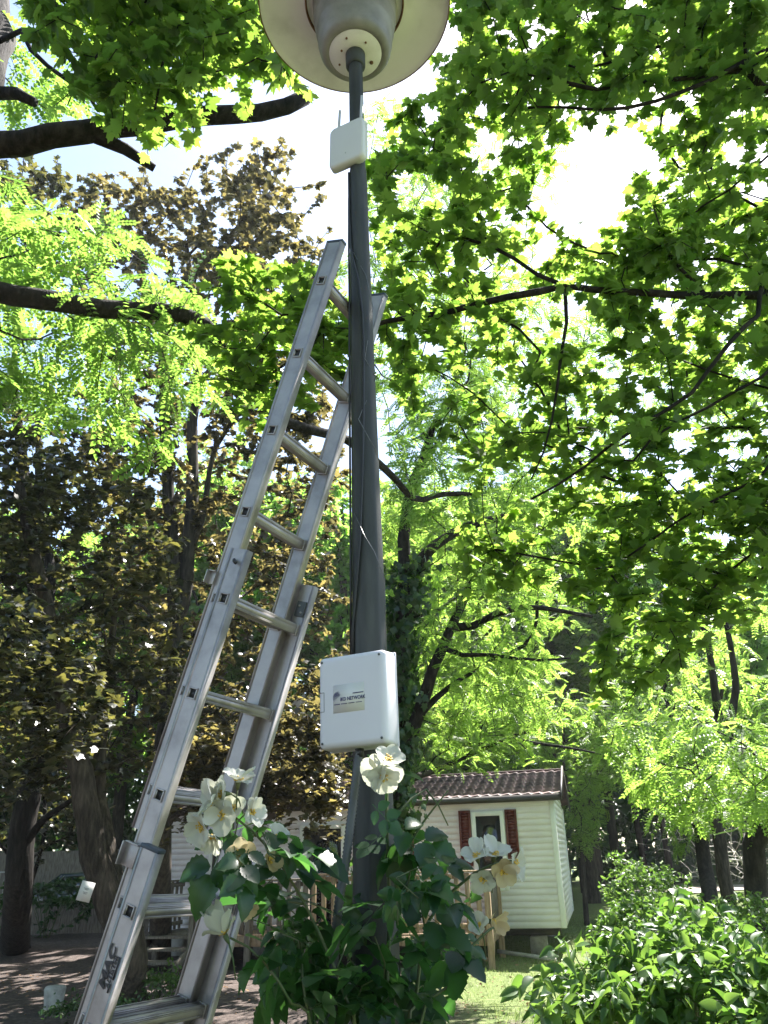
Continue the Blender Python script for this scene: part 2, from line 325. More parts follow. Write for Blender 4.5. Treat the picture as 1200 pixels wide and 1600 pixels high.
def grow(mains, targets, step, tip, rng, sag=.06, wob=.05, expo=2.3, pathw=.25):
    """wood network: mains = [(points, r0, r1)], every target is joined to the nearest wood"""
    cap_ = 60000; P = np.zeros((cap_, 3)); par = np.full(cap_, -1); mr_ = np.zeros(cap_); pl = np.zeros(cap_); n_ = 0
    for pts, r0, r1 in mains:
        pts = [np.asarray(q_, float) for q_ in pts]
        L = [0]+list(np.cumsum([np.linalg.norm(b-a) for a, b in zip(pts, pts[1:])])); tot = L[-1]
        ns = max(2, int(tot/step)); prev = -1
        if n_: prev = int(np.argmin(np.linalg.norm(P[:n_]-pts[0], axis=1)))
        off0 = P[prev]-pts[0] if prev >= 0 and np.linalg.norm(P[prev]-pts[0]) < .8 else None
        if prev >= 0 and off0 is None: prev = -1
        for i in range(ns+1):
            s_ = tot*i/ns; j = min(len(pts)-2, max(0, int(np.searchsorted(L, s_))-1)); t = (s_-L[j])/max(1e-6, L[j+1]-L[j])
            p0 = pts[max(j-1, 0)]; p1 = pts[j]; p2 = pts[j+1]; p3 = pts[min(j+2, len(pts)-1)]
            q_ = .5*((2*p1)+(-p0+p2)*t+(2*p0-5*p1+4*p2-p3)*t*t+(-p0+3*p1-3*p2+p3)*t**3)
            rr_ = r0+(r1-r0)*i/ns; q_ = q_+rng.normal(size=3)*rr_*.12
            if i == 0 and prev >= 0: continue
            P[n_] = q_; par[n_] = prev; mr_[n_] = rr_; pl[n_] = pl[prev]+step if prev >= 0 else 0; prev = n_; n_ += 1
    nm_ = n_; T = np.asarray(targets, float)
    if len(T):
        d0 = np.array([np.linalg.norm(P[:nm_]-t, axis=1).min() for t in T]); T = T[np.argsort(d0)]
    ends = []; dirs = []
    for t in T:
        d = np.linalg.norm(P[:n_]-t, axis=1); c = int(np.argmin(d+pathw*pl[:n_])); a = P[c]; L_ = max(1e-3, d[c]); ns = max(1, int(round(L_/step))); prev = c
        pd = a-P[par[c]] if par[c] >= 0 else t-a; pd = pd/max(1e-6, np.linalg.norm(pd)); w_ = rng.normal(size=3)*wob*L_
        for i in range(1, ns+1):
            s_ = i/ns; q_ = a+(t-a)*s_+(w_+pd*.18*L_+np.array((0, 0, sag*L_)))*math.sin(PI*s_)*(1-.3*s_)
            P[n_] = q_; par[n_] = prev; pl[n_] = pl[prev]+L_/ns; prev = n_; n_ += 1
        ends.append(P[prev]); dirs.append(P[prev]-P[par[prev]])
    acc = np.zeros(n_); ch = [[] for _ in range(n_)]; rad = np.zeros(n_)
    for i in range(n_-1, -1, -1):
        r_ = max(tip, acc[i]**(1/expo)); rad[i] = max(mr_[i], r_) if mr_[i] > 0 else r_
        if par[i] >= 0: acc[par[i]] += (r_**expo if mr_[i] == 0 else 0); ch[par[i]].append(i)
    mb = MB()
    for i in range(n_):
        if par[i] >= 0 and ch[par[i]] and max(ch[par[i]], key=lambda k_: rad[k_]) == i: continue
        chain = [i] if par[i] < 0 else [par[i], i]
        while ch[chain[-1]]: chain.append(max(ch[chain[-1]], key=lambda k_: rad[k_]))
        rs = [rad[c] for c in chain]
        if par[i] >= 0: rs[0] = min(rs[0], rs[1]*1.25)
        if len(chain) < 2: continue
        nn = 12 if max(rs) > .06 else (7 if max(rs) > .02 else 4)
        mb.tube([P[c] for c in chain], rs, nn)
    return mb, (np.array(ends) if ends else np.zeros((0, 3))), (np.array(dirs) if dirs else np.zeros((0, 3)))
def inpoly(x, y, poly):
    r_ = False; j = len(poly)-1
    for i in range(len(poly)):
        xi, yi = poly[i]; xj, yj = poly[j]
        if (yi > y) != (yj > y) and x < (xj-xi)*(y-yi)/(yj-yi)+xi: r_ = not r_
        j = i
    return r_
def sample(poly, n_, z0, z1, rng, gaps=(), zmin=.5):
    xs = [p_[0] for p_ in poly]; ys = [p_[1] for p_ in poly]; out = []; tries = 0
    while len(out) < n_ and tries < n_*40:
        tries += 1; x = rng.uniform(min(xs), max(xs)); y = rng.uniform(min(ys), max(ys))
        if not inpoly(x, y, poly): continue
        if any(((x-g[0])/g[2])**2+((y-g[1])/g[3])**2 < 1 for g in gaps): continue
        q_ = at(x, y, rng.uniform(z0, z1))
        if q_[2] < zmin: continue
        out.append(q_)
    return out
def clumps(c, rx, ry, rz, nc, per, sd, rng, shell=.55):
    out = []
    for _ in range(nc):
        v = nrm(rng.normal(size=3)); k = (shell+(1-shell)*rng.random()); q_ = np.array(c)+v*np.array((rx, ry, rz))*k
        out += list(q_+rng.normal(size=(per, 3))*sd)
    return out
SUNNY = [(gp(790, 1538), 1.15), (gp(745, 1545), 1.0), (gp(835, 1515), 1.1), (gp(870, 1500), 1.0), (gp(100, 1500), .7), (gp(55, 1492), .6), (gp(700, 1235, 2.7), 1.1), (gp(760, 1235, 2.7), 1.0), (at(1000, 1400, 5.2), .9)]
def sunlit_gap(T):
    """openings in the crowns through which the sun reaches the lit patches"""
    T = np.asarray(T, float); k = np.ones(len(T), bool); sd = np.array(SD)
    for p_, r_ in SUNNY:
        v = T-p_; t = v@sd; k &= ~((np.linalg.norm(v-t[:, None]*sd, axis=1) < r_) & (t > .8))
    return T[k]
def tree(name, base, label, cat, mains, targets, tm, leafm, barkm, rng, nl, ll, size, step=.3, tip=.004, group=None, **kw):
    t = thing(name, base, label, cat, group); gk = {k: kw.pop(k) for k in ('sag', 'wob', 'pathw') if k in kw}
    mb, en, di = grow(mains, sunlit_gap(targets), step, tip, rng, **gk); mb.build('trunk', barkm, t, smooth=True)
    V, F = leaves_at(tm, en, di, nl, ll, size, rng, **kw); raw('crown', V, F, leafm, t); return t
def P_(*a): return [at(*q_) for q_ in a]

# ================================================================ extension ladder
LA = np.array([-.1881, 2.1405, 3.3822]); LD = nrm([.2847, -.1133, .9519]); La = nrm([.4559, .8895, -.0305]); La = nrm(La-(La@LD)*LD); LN = np.cross(La, LD)
WL, NO, LL, WW = .31, .053, .028, .056
def LP(a, n_, t): return LA+La*a+LN*n_+LD*t
lad = thing('extension_ladder', LP(.15, .1, -3.55), 'scuffed aluminium extension ladder leaning on the grey lamp post', 'ladder')
AX = (La, LN, LD)
def rail_box(a0, a1, n0, n1, t0, t1, mat, nm='rail', holes=(), hw=.0125):
    """closed rectangular rail; outer face (a0) gets real openings at the rungs"""
    mb = MB(); c = [LP(a, n_, t) for t in (t0, t1) for a, n_ in ((a0, n0), (a1, n0), (a1, n1), (a0, n1))]
    mb.add(c, [[0, 1, 2, 3], [4, 7, 6, 5], [1, 5, 6, 2], [0, 4, 5, 1], [3, 2, 6, 7]])
    nc = (n0+n1)/2; hs = sorted(holes); ed = [t0]
    for h in hs: ed += [h-hw, h+hw]
    ed.append(t1)
    for i in range(0, len(ed), 2): mb.add([LP(a0, n0, ed[i]), LP(a0, n1, ed[i]), LP(a0, n1, ed[i+1]), LP(a0, n0, ed[i+1])], [[0, 3, 2, 1]])
    for h in hs:
        for s0, s1 in ((n0, nc-hw), (nc+hw, n1)): mb.add([LP(a0, s0, h-hw), LP(a0, s1, h-hw), LP(a0, s1, h+hw), LP(a0, s0, h+hw)], [[0, 3, 2, 1]])
    return mb.build(nm, mat, lad)
def groove(a, n_, t0, t1): pass
secs = [  # index, t_top, t_bottom, rung ks
    (0, .155, -.28*6.38, range(0, 7)),
    (1, -.28*3.45, -.28*10.2, range(4, 11)),
    (2, -.28*6.46, -.28*12.6, range(7, 13))]
ladder_c_rail = None
for s, tt, tb, ks in secs:
    aL = -LL*s; aR = WL-LL*s+WW*s; n0 = NO*s; hw = .0325
    hol = [-.28*k for k in ks if tb+.03 < -.28*k < tt-.03]
    rl = rail_box(aL, aL+.025, n0-hw, n0+hw, tb, tt, M['alu'], holes=hol)
    rr_ = rail_box(aR, aR+.025, n0-hw, n0+hw, tb, tt, M['alu'])
    # pressed ridges along both edges of the outer face, and along the inner face of the far rail
    for o_, aa, sg in ((rl, aL, -1), (rr_, aR, -1)):
        mb = MB()
        for e in (-hw+.004, hw-.004):
            ts = sorted([tb]+[tt])
            mb.box(LP(aa+sg*.0012, n0+e, (tb+tt)/2), (.0012, .0035, (tt-tb)/2-.001), AX)
        mb.build('edge_ridge', M['alu'], o_)
    if s == 2: ladder_c_rail = rl
    for h in hol:
        mb = MB(); ow = .0155; iw = .0122
        # square hollow rung, open at the near end
        for da, db in ((1, 0), (-1, 0), (0, 1), (0, -1)):
            c = LP((aL-.0012+aR)/2, n0+da*(ow+iw)/2, h+db*(ow+iw)/2); hx = ((aR-aL+.0024)/2, (ow-iw)/2 if da else ow, (ow-iw)/2 if db else iw)
            mb.box(c, hx, AX)
        for e in (-.0105, .0105):                       # tread ribs
            mb.box(LP((aL+.027+aR)/2, n0+e, h+ow+.0012), ((aR-aL-.03)/2, .0014, .0012), AX)
            mb.box(LP((aL+.027+aR)/2, n0+ow+.001, h+e), ((aR-aL-.03)/2, .001, .0012), AX)
        rg = mb.build('rung', M['alu'], lad)
        mb = MB(); q0 = .0125; q1 = .0165                # rolled collar round the opening
        for da, db in ((1, 0), (-1, 0), (0, 1), (0, -1)):
            mb.box(LP(aL-.0022, n0+da*(q0+q1)/2, h+db*(q0+q1)/2), (.0016, (q1-q0)/2 if da else q1, (q1-q0)/2 if db else q0), AX)
        MB().box(LP(aR-.004, n0, h), (.004, .019, .019), AX).build('collar', M['alu'], rg, bevel=.0008); mb.build('collar', M['alu'], rg, bevel=.0008)
        mb = MB().box(LP(aL+.004, n0, h), (.001, iw+.0003, iw+.0003), AX); mb.build('bore_shade', M['black'], rg)  # black square painting the dark inside of the hollow rung
for s, tt in ((0, .155), (2, -.28*6.46)):
    for a0 in ((-LL*s), (WL-LL*s+WW*s)):
        MB().box(LP(a0+.0125, NO*s, tt+.004), (.014, .034, .0055), AX).build('end_cap', M['capb'], lad, bevel=.002)
# guide brackets, hooks and latch plates
def bracket(a, n_, t, w_=.024, h_=.03):
    mb = MB().box(LP(a, n_-w_*.5, t), (.002, w_, h_), AX).box(LP(a-.008, n_-w_*1.5, t), (.010, .002, h_), AX).box(LP(a-.004, n_-w_*.5, t+h_), (.006, w_, .002), AX)
    mb.build('guide_bracket', M['alu'], lad, bevel=.001)
bracket(-LL-.008, NO-.012, -.28*6.46-.035); bracket(-.008, -.03, -.28*3.72-.02, .012, .02)
MB().tube([LP(-LL-.004, NO-.004, -.28*3.58), LP(-LL-.012, NO+.004, -.28*3.6), LP(-LL-.012, NO+.014, -.28*3.62)], .005, 8).build('latch_pin', M['black'], lad)
mb = MB().box(LP(WL-LL+WW-.004, NO+.006, -.28*3.75), (.002, .018, .026), AX); mb.build('latch_plate', M['conduit'], lad, bevel=.001)
for x, y in ((-.006, .01), (.006, -.012)): MB().tube([LP(WL-LL+WW-.008, NO+.006+x, -.28*3.75+y), LP(WL-LL+WW-.003, NO+.006+x, -.28*3.75+y)], .004, 8).build('rivet', M['alu'], lad)
mb = MB().box(LP(WL-2*LL+2*WW-.006, 2*NO-.01, -.28*6.72), (.004, .02, .045), AX); mb.tube([LP(WL-2*LL+2*WW-.02, 2*NO-.02, -.28*6.66), LP(WL-2*LL+2*WW, 2*NO+.012, -.28*6.66)], .007, 10)
mb.build('stay_latch', M['black'], lad, bevel=.001)
for s in (2,):
    for a0 in (-LL*s, WL-LL*s+WW*s): MB().box(LP(a0+.0125, NO*s, -.28*12.6-.01), (.016, .036, .012), AX).build('rubber_foot', M['black'], lad, bevel=.003)

DEPS = None
def lettering(txt, size, shear=0, bold=0, name='lettering', mat=None, parent=None, mtx=None, align='CENTER', sx=1.0):
    cu = bpy.data.curves.new(name, 'FONT'); cu.body = txt; cu.size = size; cu.shear = shear; cu.offset = bold; cu.extrude = .0004; cu.align_x = align; cu.align_y = 'CENTER'; cu.resolution_u = 3
    tmp = bpy.data.objects.new(name, cu); COL.objects.link(tmp); bpy.context.view_layer.update()
    me = bpy.data.meshes.new_from_object(tmp.evaluated_get(bpy.context.evaluated_depsgraph_get())); bpy.data.objects.remove(tmp)
    v = np.zeros(len(me.vertices)*3); me.vertices.foreach_get('co', v); v = v.reshape(-1, 3); v[:, 0] *= sx
    X, Y, Z, O = mtx; W_ = np.outer(v[:, 0], X)+np.outer(v[:, 1], Y)+np.outer(v[:, 2], Z)+O
    F = [list(p_.vertices) for p_ in me.polygons]; return raw(name, W_, F, mat, parent)
# ladder brand mark, read bottom to top on the lowest near rail
aC = -2*LL-.0032
d_ = ray(171, 1517); tpl = ((LP(aC, 0, 0)-EYE)@La)/(d_@La); O_ = EYE+d_*tpl
X_, Y_, Z_ = LD, -LN, -La
lt = lettering('MAC', .030, .25, .0012, 'brand_lettering', M['inkk'], ladder_c_rail, (X_, Y_, Z_, O_+Y_*.010+X_*.004), sx=1.5)
lettering('ALLISTER', .0175, .2, .0006, 'brand_lettering', M['inkk'], ladder_c_rail, (X_, Y_, Z_, O_-Y_*.009+X_*.0), sx=1.05)
MB().box(O_-Y_*.020+X_*.012, (.026, .0025, .0005), (X_, Y_, Z_)).build('brand_bar', M['inkk'], ladder_c_rail)
MB().box(O_-Y_*.0155-X_*.035, (.010, .0025, .0005), (X_, Y_, Z_)).build('brand_bar', M['inkk'], ladder_c_rail)

# ================================================================ lamp post
PX, PY = -.058, 2.27
def pole_c(z): return np.array([PX-.008*max(0, 2.6-z)*0+.006*math.sin(z), PY, z])
lp_ = thing('lamp_post', (PX, PY, 0), 'tall grey tapered metal post carrying a wide round white lamp', 'lamp post')
prof = [(-.1, .078), (.6, .072), (1.2, .062), (1.7, .0545), (2.2, .0500), (2.7, .0445), (3.2, .0400), (3.6, .0365), (3.95, .0335), (4.0, .033), (4.02, .030), (4.35, .0295), (4.7, .0285)]
mb = MB(); n8 = 8; bb = len(mb.V)
for z, r_ in prof:
    c = pole_c(z); nn = n8
    for k in range(nn):
        a = 2*PI*(k+.5)/nn+.25; mb.V.append((c[0]+r_*1.04*math.cos(a), c[1]+r_*1.04*math.sin(a), z))
for i in range(len(prof)-1):
    for k in range(n8): a = i*n8+k; b = i*n8+(k+1) % n8; mb.F.append([a, b, b+n8, a+n8])
mb.build('pole', M['post'], lp_, bevel=.006, seg=2)
mb = MB(); mb.lathe(pole_c(4.63), [(.030, -.05), (.040, -.045), (.041, .02)], 32); mb.build('pole_collar', M['galv'], lp_, smooth=True)
lc = pole_c(4.66)
cup = MB().lathe(lc, [(.032, .012), (.095, .012), (.104, .008), (.11, -.002), (.122, -.002), (.138, .006), (.148, .022), (.155, .06), (.158, .11), (.162, .115), (.164, .125), (.168, .17), (.171, .175), (.174, .19), (.180, .30), (.180, .32)], 72)
cp = cup.build('lamp_cup', M['lampcup'], lp_, smooth=False)
plate = MB().lathe(lc, [(.031, -.006), (.107, -.006), (.109, .0), (.109, .006)], 56).build('bottom_plate', M['lamp'], cp)
mb = MB()
for a, r_ in ((.5, .075), (2.6, .08), (4.3, .082), (3.5, .06), (5.4, .07)): MB().tube([lc+np.array((math.cos(a)*r_, math.sin(a)*r_, -.010)), lc+np.array((math.cos(a)*r_, math.sin(a)*r_, 0))], .0045 if a > 1 else .008, 10).build('screw', M['rust'], cp)
dish = MB().lathe(lc+np.array((0, 0, .30)), [(.18, .012), (.205, .012), (.209, -.004), (.213, .006), (.30, .004), (.385, -.004), (.402, -.012), (.405, -.02), (.409, -.018), (.409, -.006), (.39, .02), (.3, .06), (.2, .085), (.1, .1), (.0, .105)], 96).build('lamp_dish', M['lamp'], lp_, smooth=False)
MB().lathe(lc+np.array((0, 0, .30)), [(.2050, .0115), (.2080, -.0055), (.2115, -.0055), (.2135, .0055)], 96).build('ring_seam', M['rust'], dish, smooth=True)
mb = MB(); mb.lathe(lc+np.array((0, 0, .30)), [(.4045, -.0205), (.4065, -.0235), (.4100, -.0205), (.4105, -.012)], 96); mb.build('rim_rust', M['rust'], dish, smooth=True)

# ---- boxes hung on the post
def rounded_plate(c, hx, hy, hz, ax, rc, name, mat, parent, taper=0.0, bev=.01, seg=4):
    """rounded rectangle in (x, z) of ax, thickness along y"""
    X, Y, Z = ax; out = []
    for cx, cz, a0 in ((hx-rc, hz-rc, 0), (-hx+rc, hz-rc, PI/2), (-hx+rc, -hz+rc, PI), (hx-rc, -hz+rc, 1.5*PI)):
        for i in range(7): a = a0+PI/2*i/6; out.append((cx+rc*math.cos(a), cz+rc*math.sin(a)))
    vs = []; n_ = len(out)
    lay = [(hy, 1-0.0), (-hy+bev, 1-taper)]
    for i in range(1, seg+1): a = PI/2*i/seg; lay.append((-hy+bev-bev*math.sin(a), 1-taper-(bev/hx)*(1-math.cos(a))))
    for y, k in lay:
        for x, z in out:
            kz = 1-(1-k)*hx/hz
            vs.append(np.asarray(c)+X*x*k+Y*y+Z*z*kz)
    F = [list(range(n_))]
    for l in range(len(lay)-1):
        for i in range(n_): a = l*n_+i; b = l*n_+(i+1) % n_; F.append([a, a+n_, b+n_, b])
    F.append([(len(lay)-1)*n_+i for i in range(n_)][::-1]); mb = MB().add(vs, F); o = mb.build(name, mat, parent, smooth=False)
    return o
def frame_at(yaw, roll=0):
    X = np.array((math.cos(yaw), -math.sin(yaw), 0)); Y = np.array((math.sin(yaw), math.cos(yaw), 0)); Z = np.array((0, 0, 1.0))
    return X*math.cos(roll)+Z*math.sin(roll), Y, Z*math.cos(roll)-X*math.sin(roll)
bx = frame_at(R(26), R(.6)); bcen = at(557.5, 1095, 2.13)
cab = thing('junction_box', bcen-bx[2]*.145, 'light grey plastic cabinet with a sticker, strapped halfway up the lamp post', 'junction box')
rounded_plate(bcen, .103, .034, .124, bx, .013, 'casing', M['plast'], cab, taper=.02, bev=.016, seg=6)
MB().box(bcen+bx[1]*.036, (.104, .004, .125), bx).build('back_plate', M['plast'], cab, bevel=.003)
fr = bcen-bx[1]*.0342
MB().box(fr-bx[0]*.0815, (.0006, .0004, .026), bx).box(fr-bx[0]*.088+bx[2]*.0255, (.006, .0004, .0006), bx).box(fr-bx[0]*.088-bx[2]*.0255, (.006, .0004, .0006), bx).build('hinge_slot', M['conduit'], cab)
stc = fr-bx[0]*.006+bx[2]*.004
st = MB().box(stc, (.047, .0004, .037), bx).build('sticker', M['paper'], cab)
ff = stc-bx[1]*.0010; tm_ = lambda ox, oz: (bx[0], bx[2], -bx[1], ff+bx[0]*ox+bx[2]*oz)
lettering('IKD NETWORK', .0135, .0, .0002, 'logo_lettering', M['ink'], st, tm_(.0125, -.0025), sx=.80)
lettering('DES SOLUTIONS INFORMATIQUES POUR VOUS', .0048, 0, 0, 'tagline', M['ink'], st, tm_(0, -.0135), sx=.78) if False else None
MB().box(ff+bx[2]*.0105+bx[0]*.029, (.016, .0003, .0012), bx).build('logo_rule', M['ink'], st)
mb = MB()
for i in range(24):
    if i % 6 == 5: continue
    mb.box(ff-bx[2]*.0145+bx[0]*(-.043+i*.0037), (.0013, .0003, .0010), bx)
mb.build('tagline', M['ink'], st)
mb = MB()                                       # striped globe emblem
for i in range(7):
    r0 = .0150-i*.0021; cx, cz = -.0315+i*.0010, .004+i*.0006
    for k in range(10):
        a0 = R(75+15*k); a1 = R(75+15*(k+1)); w0 = .0016*math.sin(PI*(k+.3)/10.6); w1 = .0016*math.sin(PI*(k+1.3)/11.6) if k < 9 else 0.0002
        P4 = [(cx+math.cos(a0)*(r0-w0/2), cz+math.sin(a0)*(r0-w0/2)), (cx+math.cos(a0)*(r0+w0/2), cz+math.sin(a0)*(r0+w0/2)), (cx+math.cos(a1)*(r0+w1/2), cz+math.sin(a1)*(r0+w1/2)), (cx+math.cos(a1)*(r0-w1/2), cz+math.sin(a1)*(r0-w1/2))]
        mb.add([ff-bx[1]*.0003+bx[0]*x+bx[2]*z for x, z in P4], [[0, 1, 2, 3]])
mb.build('globe_emblem', M['ink'], st)
for dz in (.08, -.08):
    c = pole_c(bcen[2]+dz); MB().lathe(c, [(.0575, -.008), (.0585, -.008), (.0585, .008), (.0575, .008)], 32).build('mounting_band', M['wire'], cab, smooth=True)
    MB().box((bcen+bx[1]*.055+bx[2]*dz+c)/2, (.02, .016, .012), bx).build('mounting_bracket', M['galv'], cab)

MB().tube([bcen+bx[1]*.012-bx[2]*.119, bcen+bx[1]*.012-bx[2]*.145], .011, 10).build('cable_gland', M['black'], cab)
for a_, b_ in ((-.088, .108), (.088, .108), (-.088, -.108), (.088, -.108)): MB().tube([bcen-bx[1]*.0335+bx[0]*a_+bx[2]*b_, bcen-bx[1]*.0348+bx[0]*a_+bx[2]*b_], .0035, 10).build('cover_screw', M['conduit'], cab)
rx = frame_at(R(27), R(-1)); rcen = at(543.5, 226, 3.06)
ap = thing('wireless_router', rcen-rx[2]*.1, 'small white flat box with two stick antennas, high under the lamp', 'wireless router')
rounded_plate(rcen, .078, .0165, .105, rx, .024, 'casing', M['plastw'], ap, taper=.02, bev=.012, seg=4)
for sx_, hh in ((-.048, .115), (.052, .14)):
    b0 = rcen+rx[0]*sx_+rx[1]*.01+rx[2]*.100; MB().tube([b0, b0+rx[2]*.02, b0+rx[2]*.021, b0+rx[2]*hh+rx[0]*.004], [.0065, .0065, .0058, .0050], 12).build('antenna', M['plastw'], ap, smooth=True)
MB().box(rcen+rx[1]*.03+rx[0]*.03, (.02, .016, .03), rx).build('mounting_bracket', M['galv'], ap)
MB().box(rcen-rx[1]*.0168-rx[2]*.058, (.0016, .0003, .0016), rx).build('status_light', M['conduit'], ap)

# ---- cable, wire, conduit
def on_pole(px_, z, out=.004):
    """point on the surface of the post facing the camera at frame column px_"""
    r_ = np.interp(z, [q_[0] for q_ in prof], [q_[1] for q_ in prof]); c = pole_c(z)
    best = None
    for k in range(73):
        a = PI+PI*k/72; q_ = c+np.array((math.cos(a), math.sin(a), 0))*(r_*1.03+out); e = abs(px_of(q_)[0]-px_)
        if best is None or e < best[0]: best = (e, q_)
    return best[1]
def zat(y): 
    d = ray(570, y); return 1.6+d[2]*(PY-.04)/d[1]
pts = [on_pole(x, zat(y)) for x, y in ((545, 262), (546, 330), (548, 380), (551, 400), (560, 440), (566, 490), (568, 540), (568, 640), (566, 740), (562, 840), (556, 920), (551, 980), (551, 1030))]
cb = props(MB().tube(pts, .0045, 7).build('cable', M['black'], smooth=True, org=pts[-1]), 'black cable running down the lamp post from router to grey cabinet', 'cable')
pts2 = [on_pole(x, zat(y), .003) for x, y in ((545, 300), (545, 380), (546, 470), (546, 620), (547, 760), (548, 900), (548, 1030))]
props(MB().tube(pts2, .004, 6).build('cable', M['black'], smooth=True, org=pts2[-1]), 'straight black cable hugging the left edge of the lamp post', 'cable')
wp = [on_pole(545, zat(386), .002), on_pole(552, zat(392), .003), on_pole(572, zat(430), .003), on_pole(586, zat(470), .002)]
wp += [at(570, 560, 2.64), at(588, 590, 2.66), on_pole(560, zat(660), .02), at(585, 700, 2.42), at(592, 720, 2.5)]
props(MB().tube(wp, .0012, 4).build('tie_wire', M['wire'], org=wp[-1]), 'thin bright tie wire spiralling round the upper lamp post', 'wire')
wp = [on_pole(553, zat(800), .003), at(570, 838, 2.30), at(585, 862, 2.28), at(594, 885, 2.27), at(601, 905, 2.27), at(602, 950, 2.25), at(603, 1020, 2.22)]
props(MB().tube(wp, .0012, 4).build('tie_wire', M['wire'], org=wp[-1]), 'thin wire slanting across the post above the grey cabinet', 'wire')
cd = P_((563, 1160, 2.10), (558, 1200, 2.07), (552, 1250, 2.04), (546, 1300, 2.0), (541, 1345, 1.97), (531, 1400, 1.93), (525, 1450, 1.91), (521, 1520, 1.88), (520, 1620, 1.82), (522, 1800, 1.72), (522, 2100, 1.6), (522, 2700, 1.42))
dn = []; rad = []
for a, b in zip(cd, cd[1:]):
    k = max(2, int(np.linalg.norm(b-a)/.0045))
    for i in range(k): dn.append(a+(b-a)*i/k); rad.append(.0125 if len(dn) % 2 else .0098)
props(MB().tube(dn, rad, 12).build('corrugated_conduit', M['conduit'], smooth=True, org=dn[-1]), 'grey ribbed conduit dropping from the cabinet beside the post', 'conduit')

# ================================================================ white rose climbing the post
rng = np.random.default_rng(11)
rose = thing('rose_bush', (.0, 2.15, 0), 'climbing rose with dark leaves and white blooms round the post base', 'rose bush')
canes = [([(-.02, 2.10, 0)]+P_((585, 1750, 1.75), (600, 1600, 1.85), (608, 1450, 1.95), (606, 1330, 2.0), (604, 1240, 2.02)), .010, .004),
         ([(-.05, 2.02, 0)]+P_((560, 1700, 1.7), (540, 1560, 1.75), (480, 1420, 1.8), (430, 1340, 1.8), (385, 1290, 1.78), (345, 1265, 1.75)), .009, .003),
         ([(.05, 2.12, 0)]+P_((640, 1700, 1.75), (650, 1560, 1.85), (670, 1440, 1.9), (720, 1380, 1.92), (770, 1350, 1.9), (795, 1345, 1.88)), .009, .003),
         ([(-.1, 2.05, 0)]+P_((500, 1700, 1.7), (450, 1560, 1.7), (400, 1490, 1.72), (360, 1465, 1.7)), .007, .003),
         ([(.02, 2.0, 0)]+P_((650, 1690, 1.7), (700, 1540, 1.8), (745, 1470, 1.85), (785, 1440, 1.9)), .007, .003),
         (P_((608, 1420, 1.96), (640, 1320, 2.0), (680, 1260, 2.02), (700, 1235, 2.02)), .005, .002),
         (P_((600, 1300, 2.0), (640, 1250, 2.05), (670, 1235, 2.1), (700, 1290, 2.05)), .004, .002)]
tg = sample([(430, 1350), (520, 1400), (570, 1360), (600, 1290), (640, 1255), (675, 1290), (680, 1370), (720, 1420), (745, 1450), (700, 1530), (690, 1620), (660, 1760), (500, 1760), (430, 1640), (420, 1560), (430, 1460), (420, 1370)], 58, 1.75, 2.35, rng, zmin=.3)
tg += sample([(370, 1290), (430, 1300), (470, 1360), (470, 1420), (390, 1400)], 8, 1.65, 1.95, rng)
tg += sample([(600, 1400), (690, 1400), (690, 1600), (520, 1600), (540, 1420)], 14, 1.72, 2.0, rng)
tg += sample([(600, 1230), (640, 1230), (650, 1340), (600, 1340)], 5, 1.9, 2.03, rng)
mb, en, di = grow(canes, tg, .05, .0016, rng, sag=.1, wob=.08, pathw=.15)
mb.build('cane', M['cane'], rose, smooth=True)
V1 = leaves_at(T_ROSE, en, di, 2, .14, .145, rng, up=1.0, tilt=.5, droop=.35, spread=.5)
raw('foliage', *V1, M['rose_leaf'], rose)
def petal(ln, wd, cup_, curl):
    ph = random.random()*6.28
    nu, nv = 6, 6; V = []; F = []
    for i in range(nu+1):
        t = i/nu; ww = wd*(math.sin(PI*min(.86, .10+.78*t))**.8)*(1.06 if t < .97 else .9)
        for j in range(nv+1):
            s_ = (j/nv-.5)*2; x = s_*ww/2; lift = cup_*(t**1.2)*ln+.25*cup_*s_*s_*ww; z = lift-curl*ln*max(0, t-.6)**1.5*2+ln*t*(.05*math.sin(s_*4.5+t*4+ph)+.035*math.sin(s_*9-t*8+ph*2))
            V.append((x, t*ln*math.cos(cup_*.7)*(1-.05*s_*s_), z))
    for i in range(nu):
        for j in range(nv): a = i*(nv+1)+j; F.append([a, a+1, a+nv+2, a+nv+1])
    return np.array(V), F
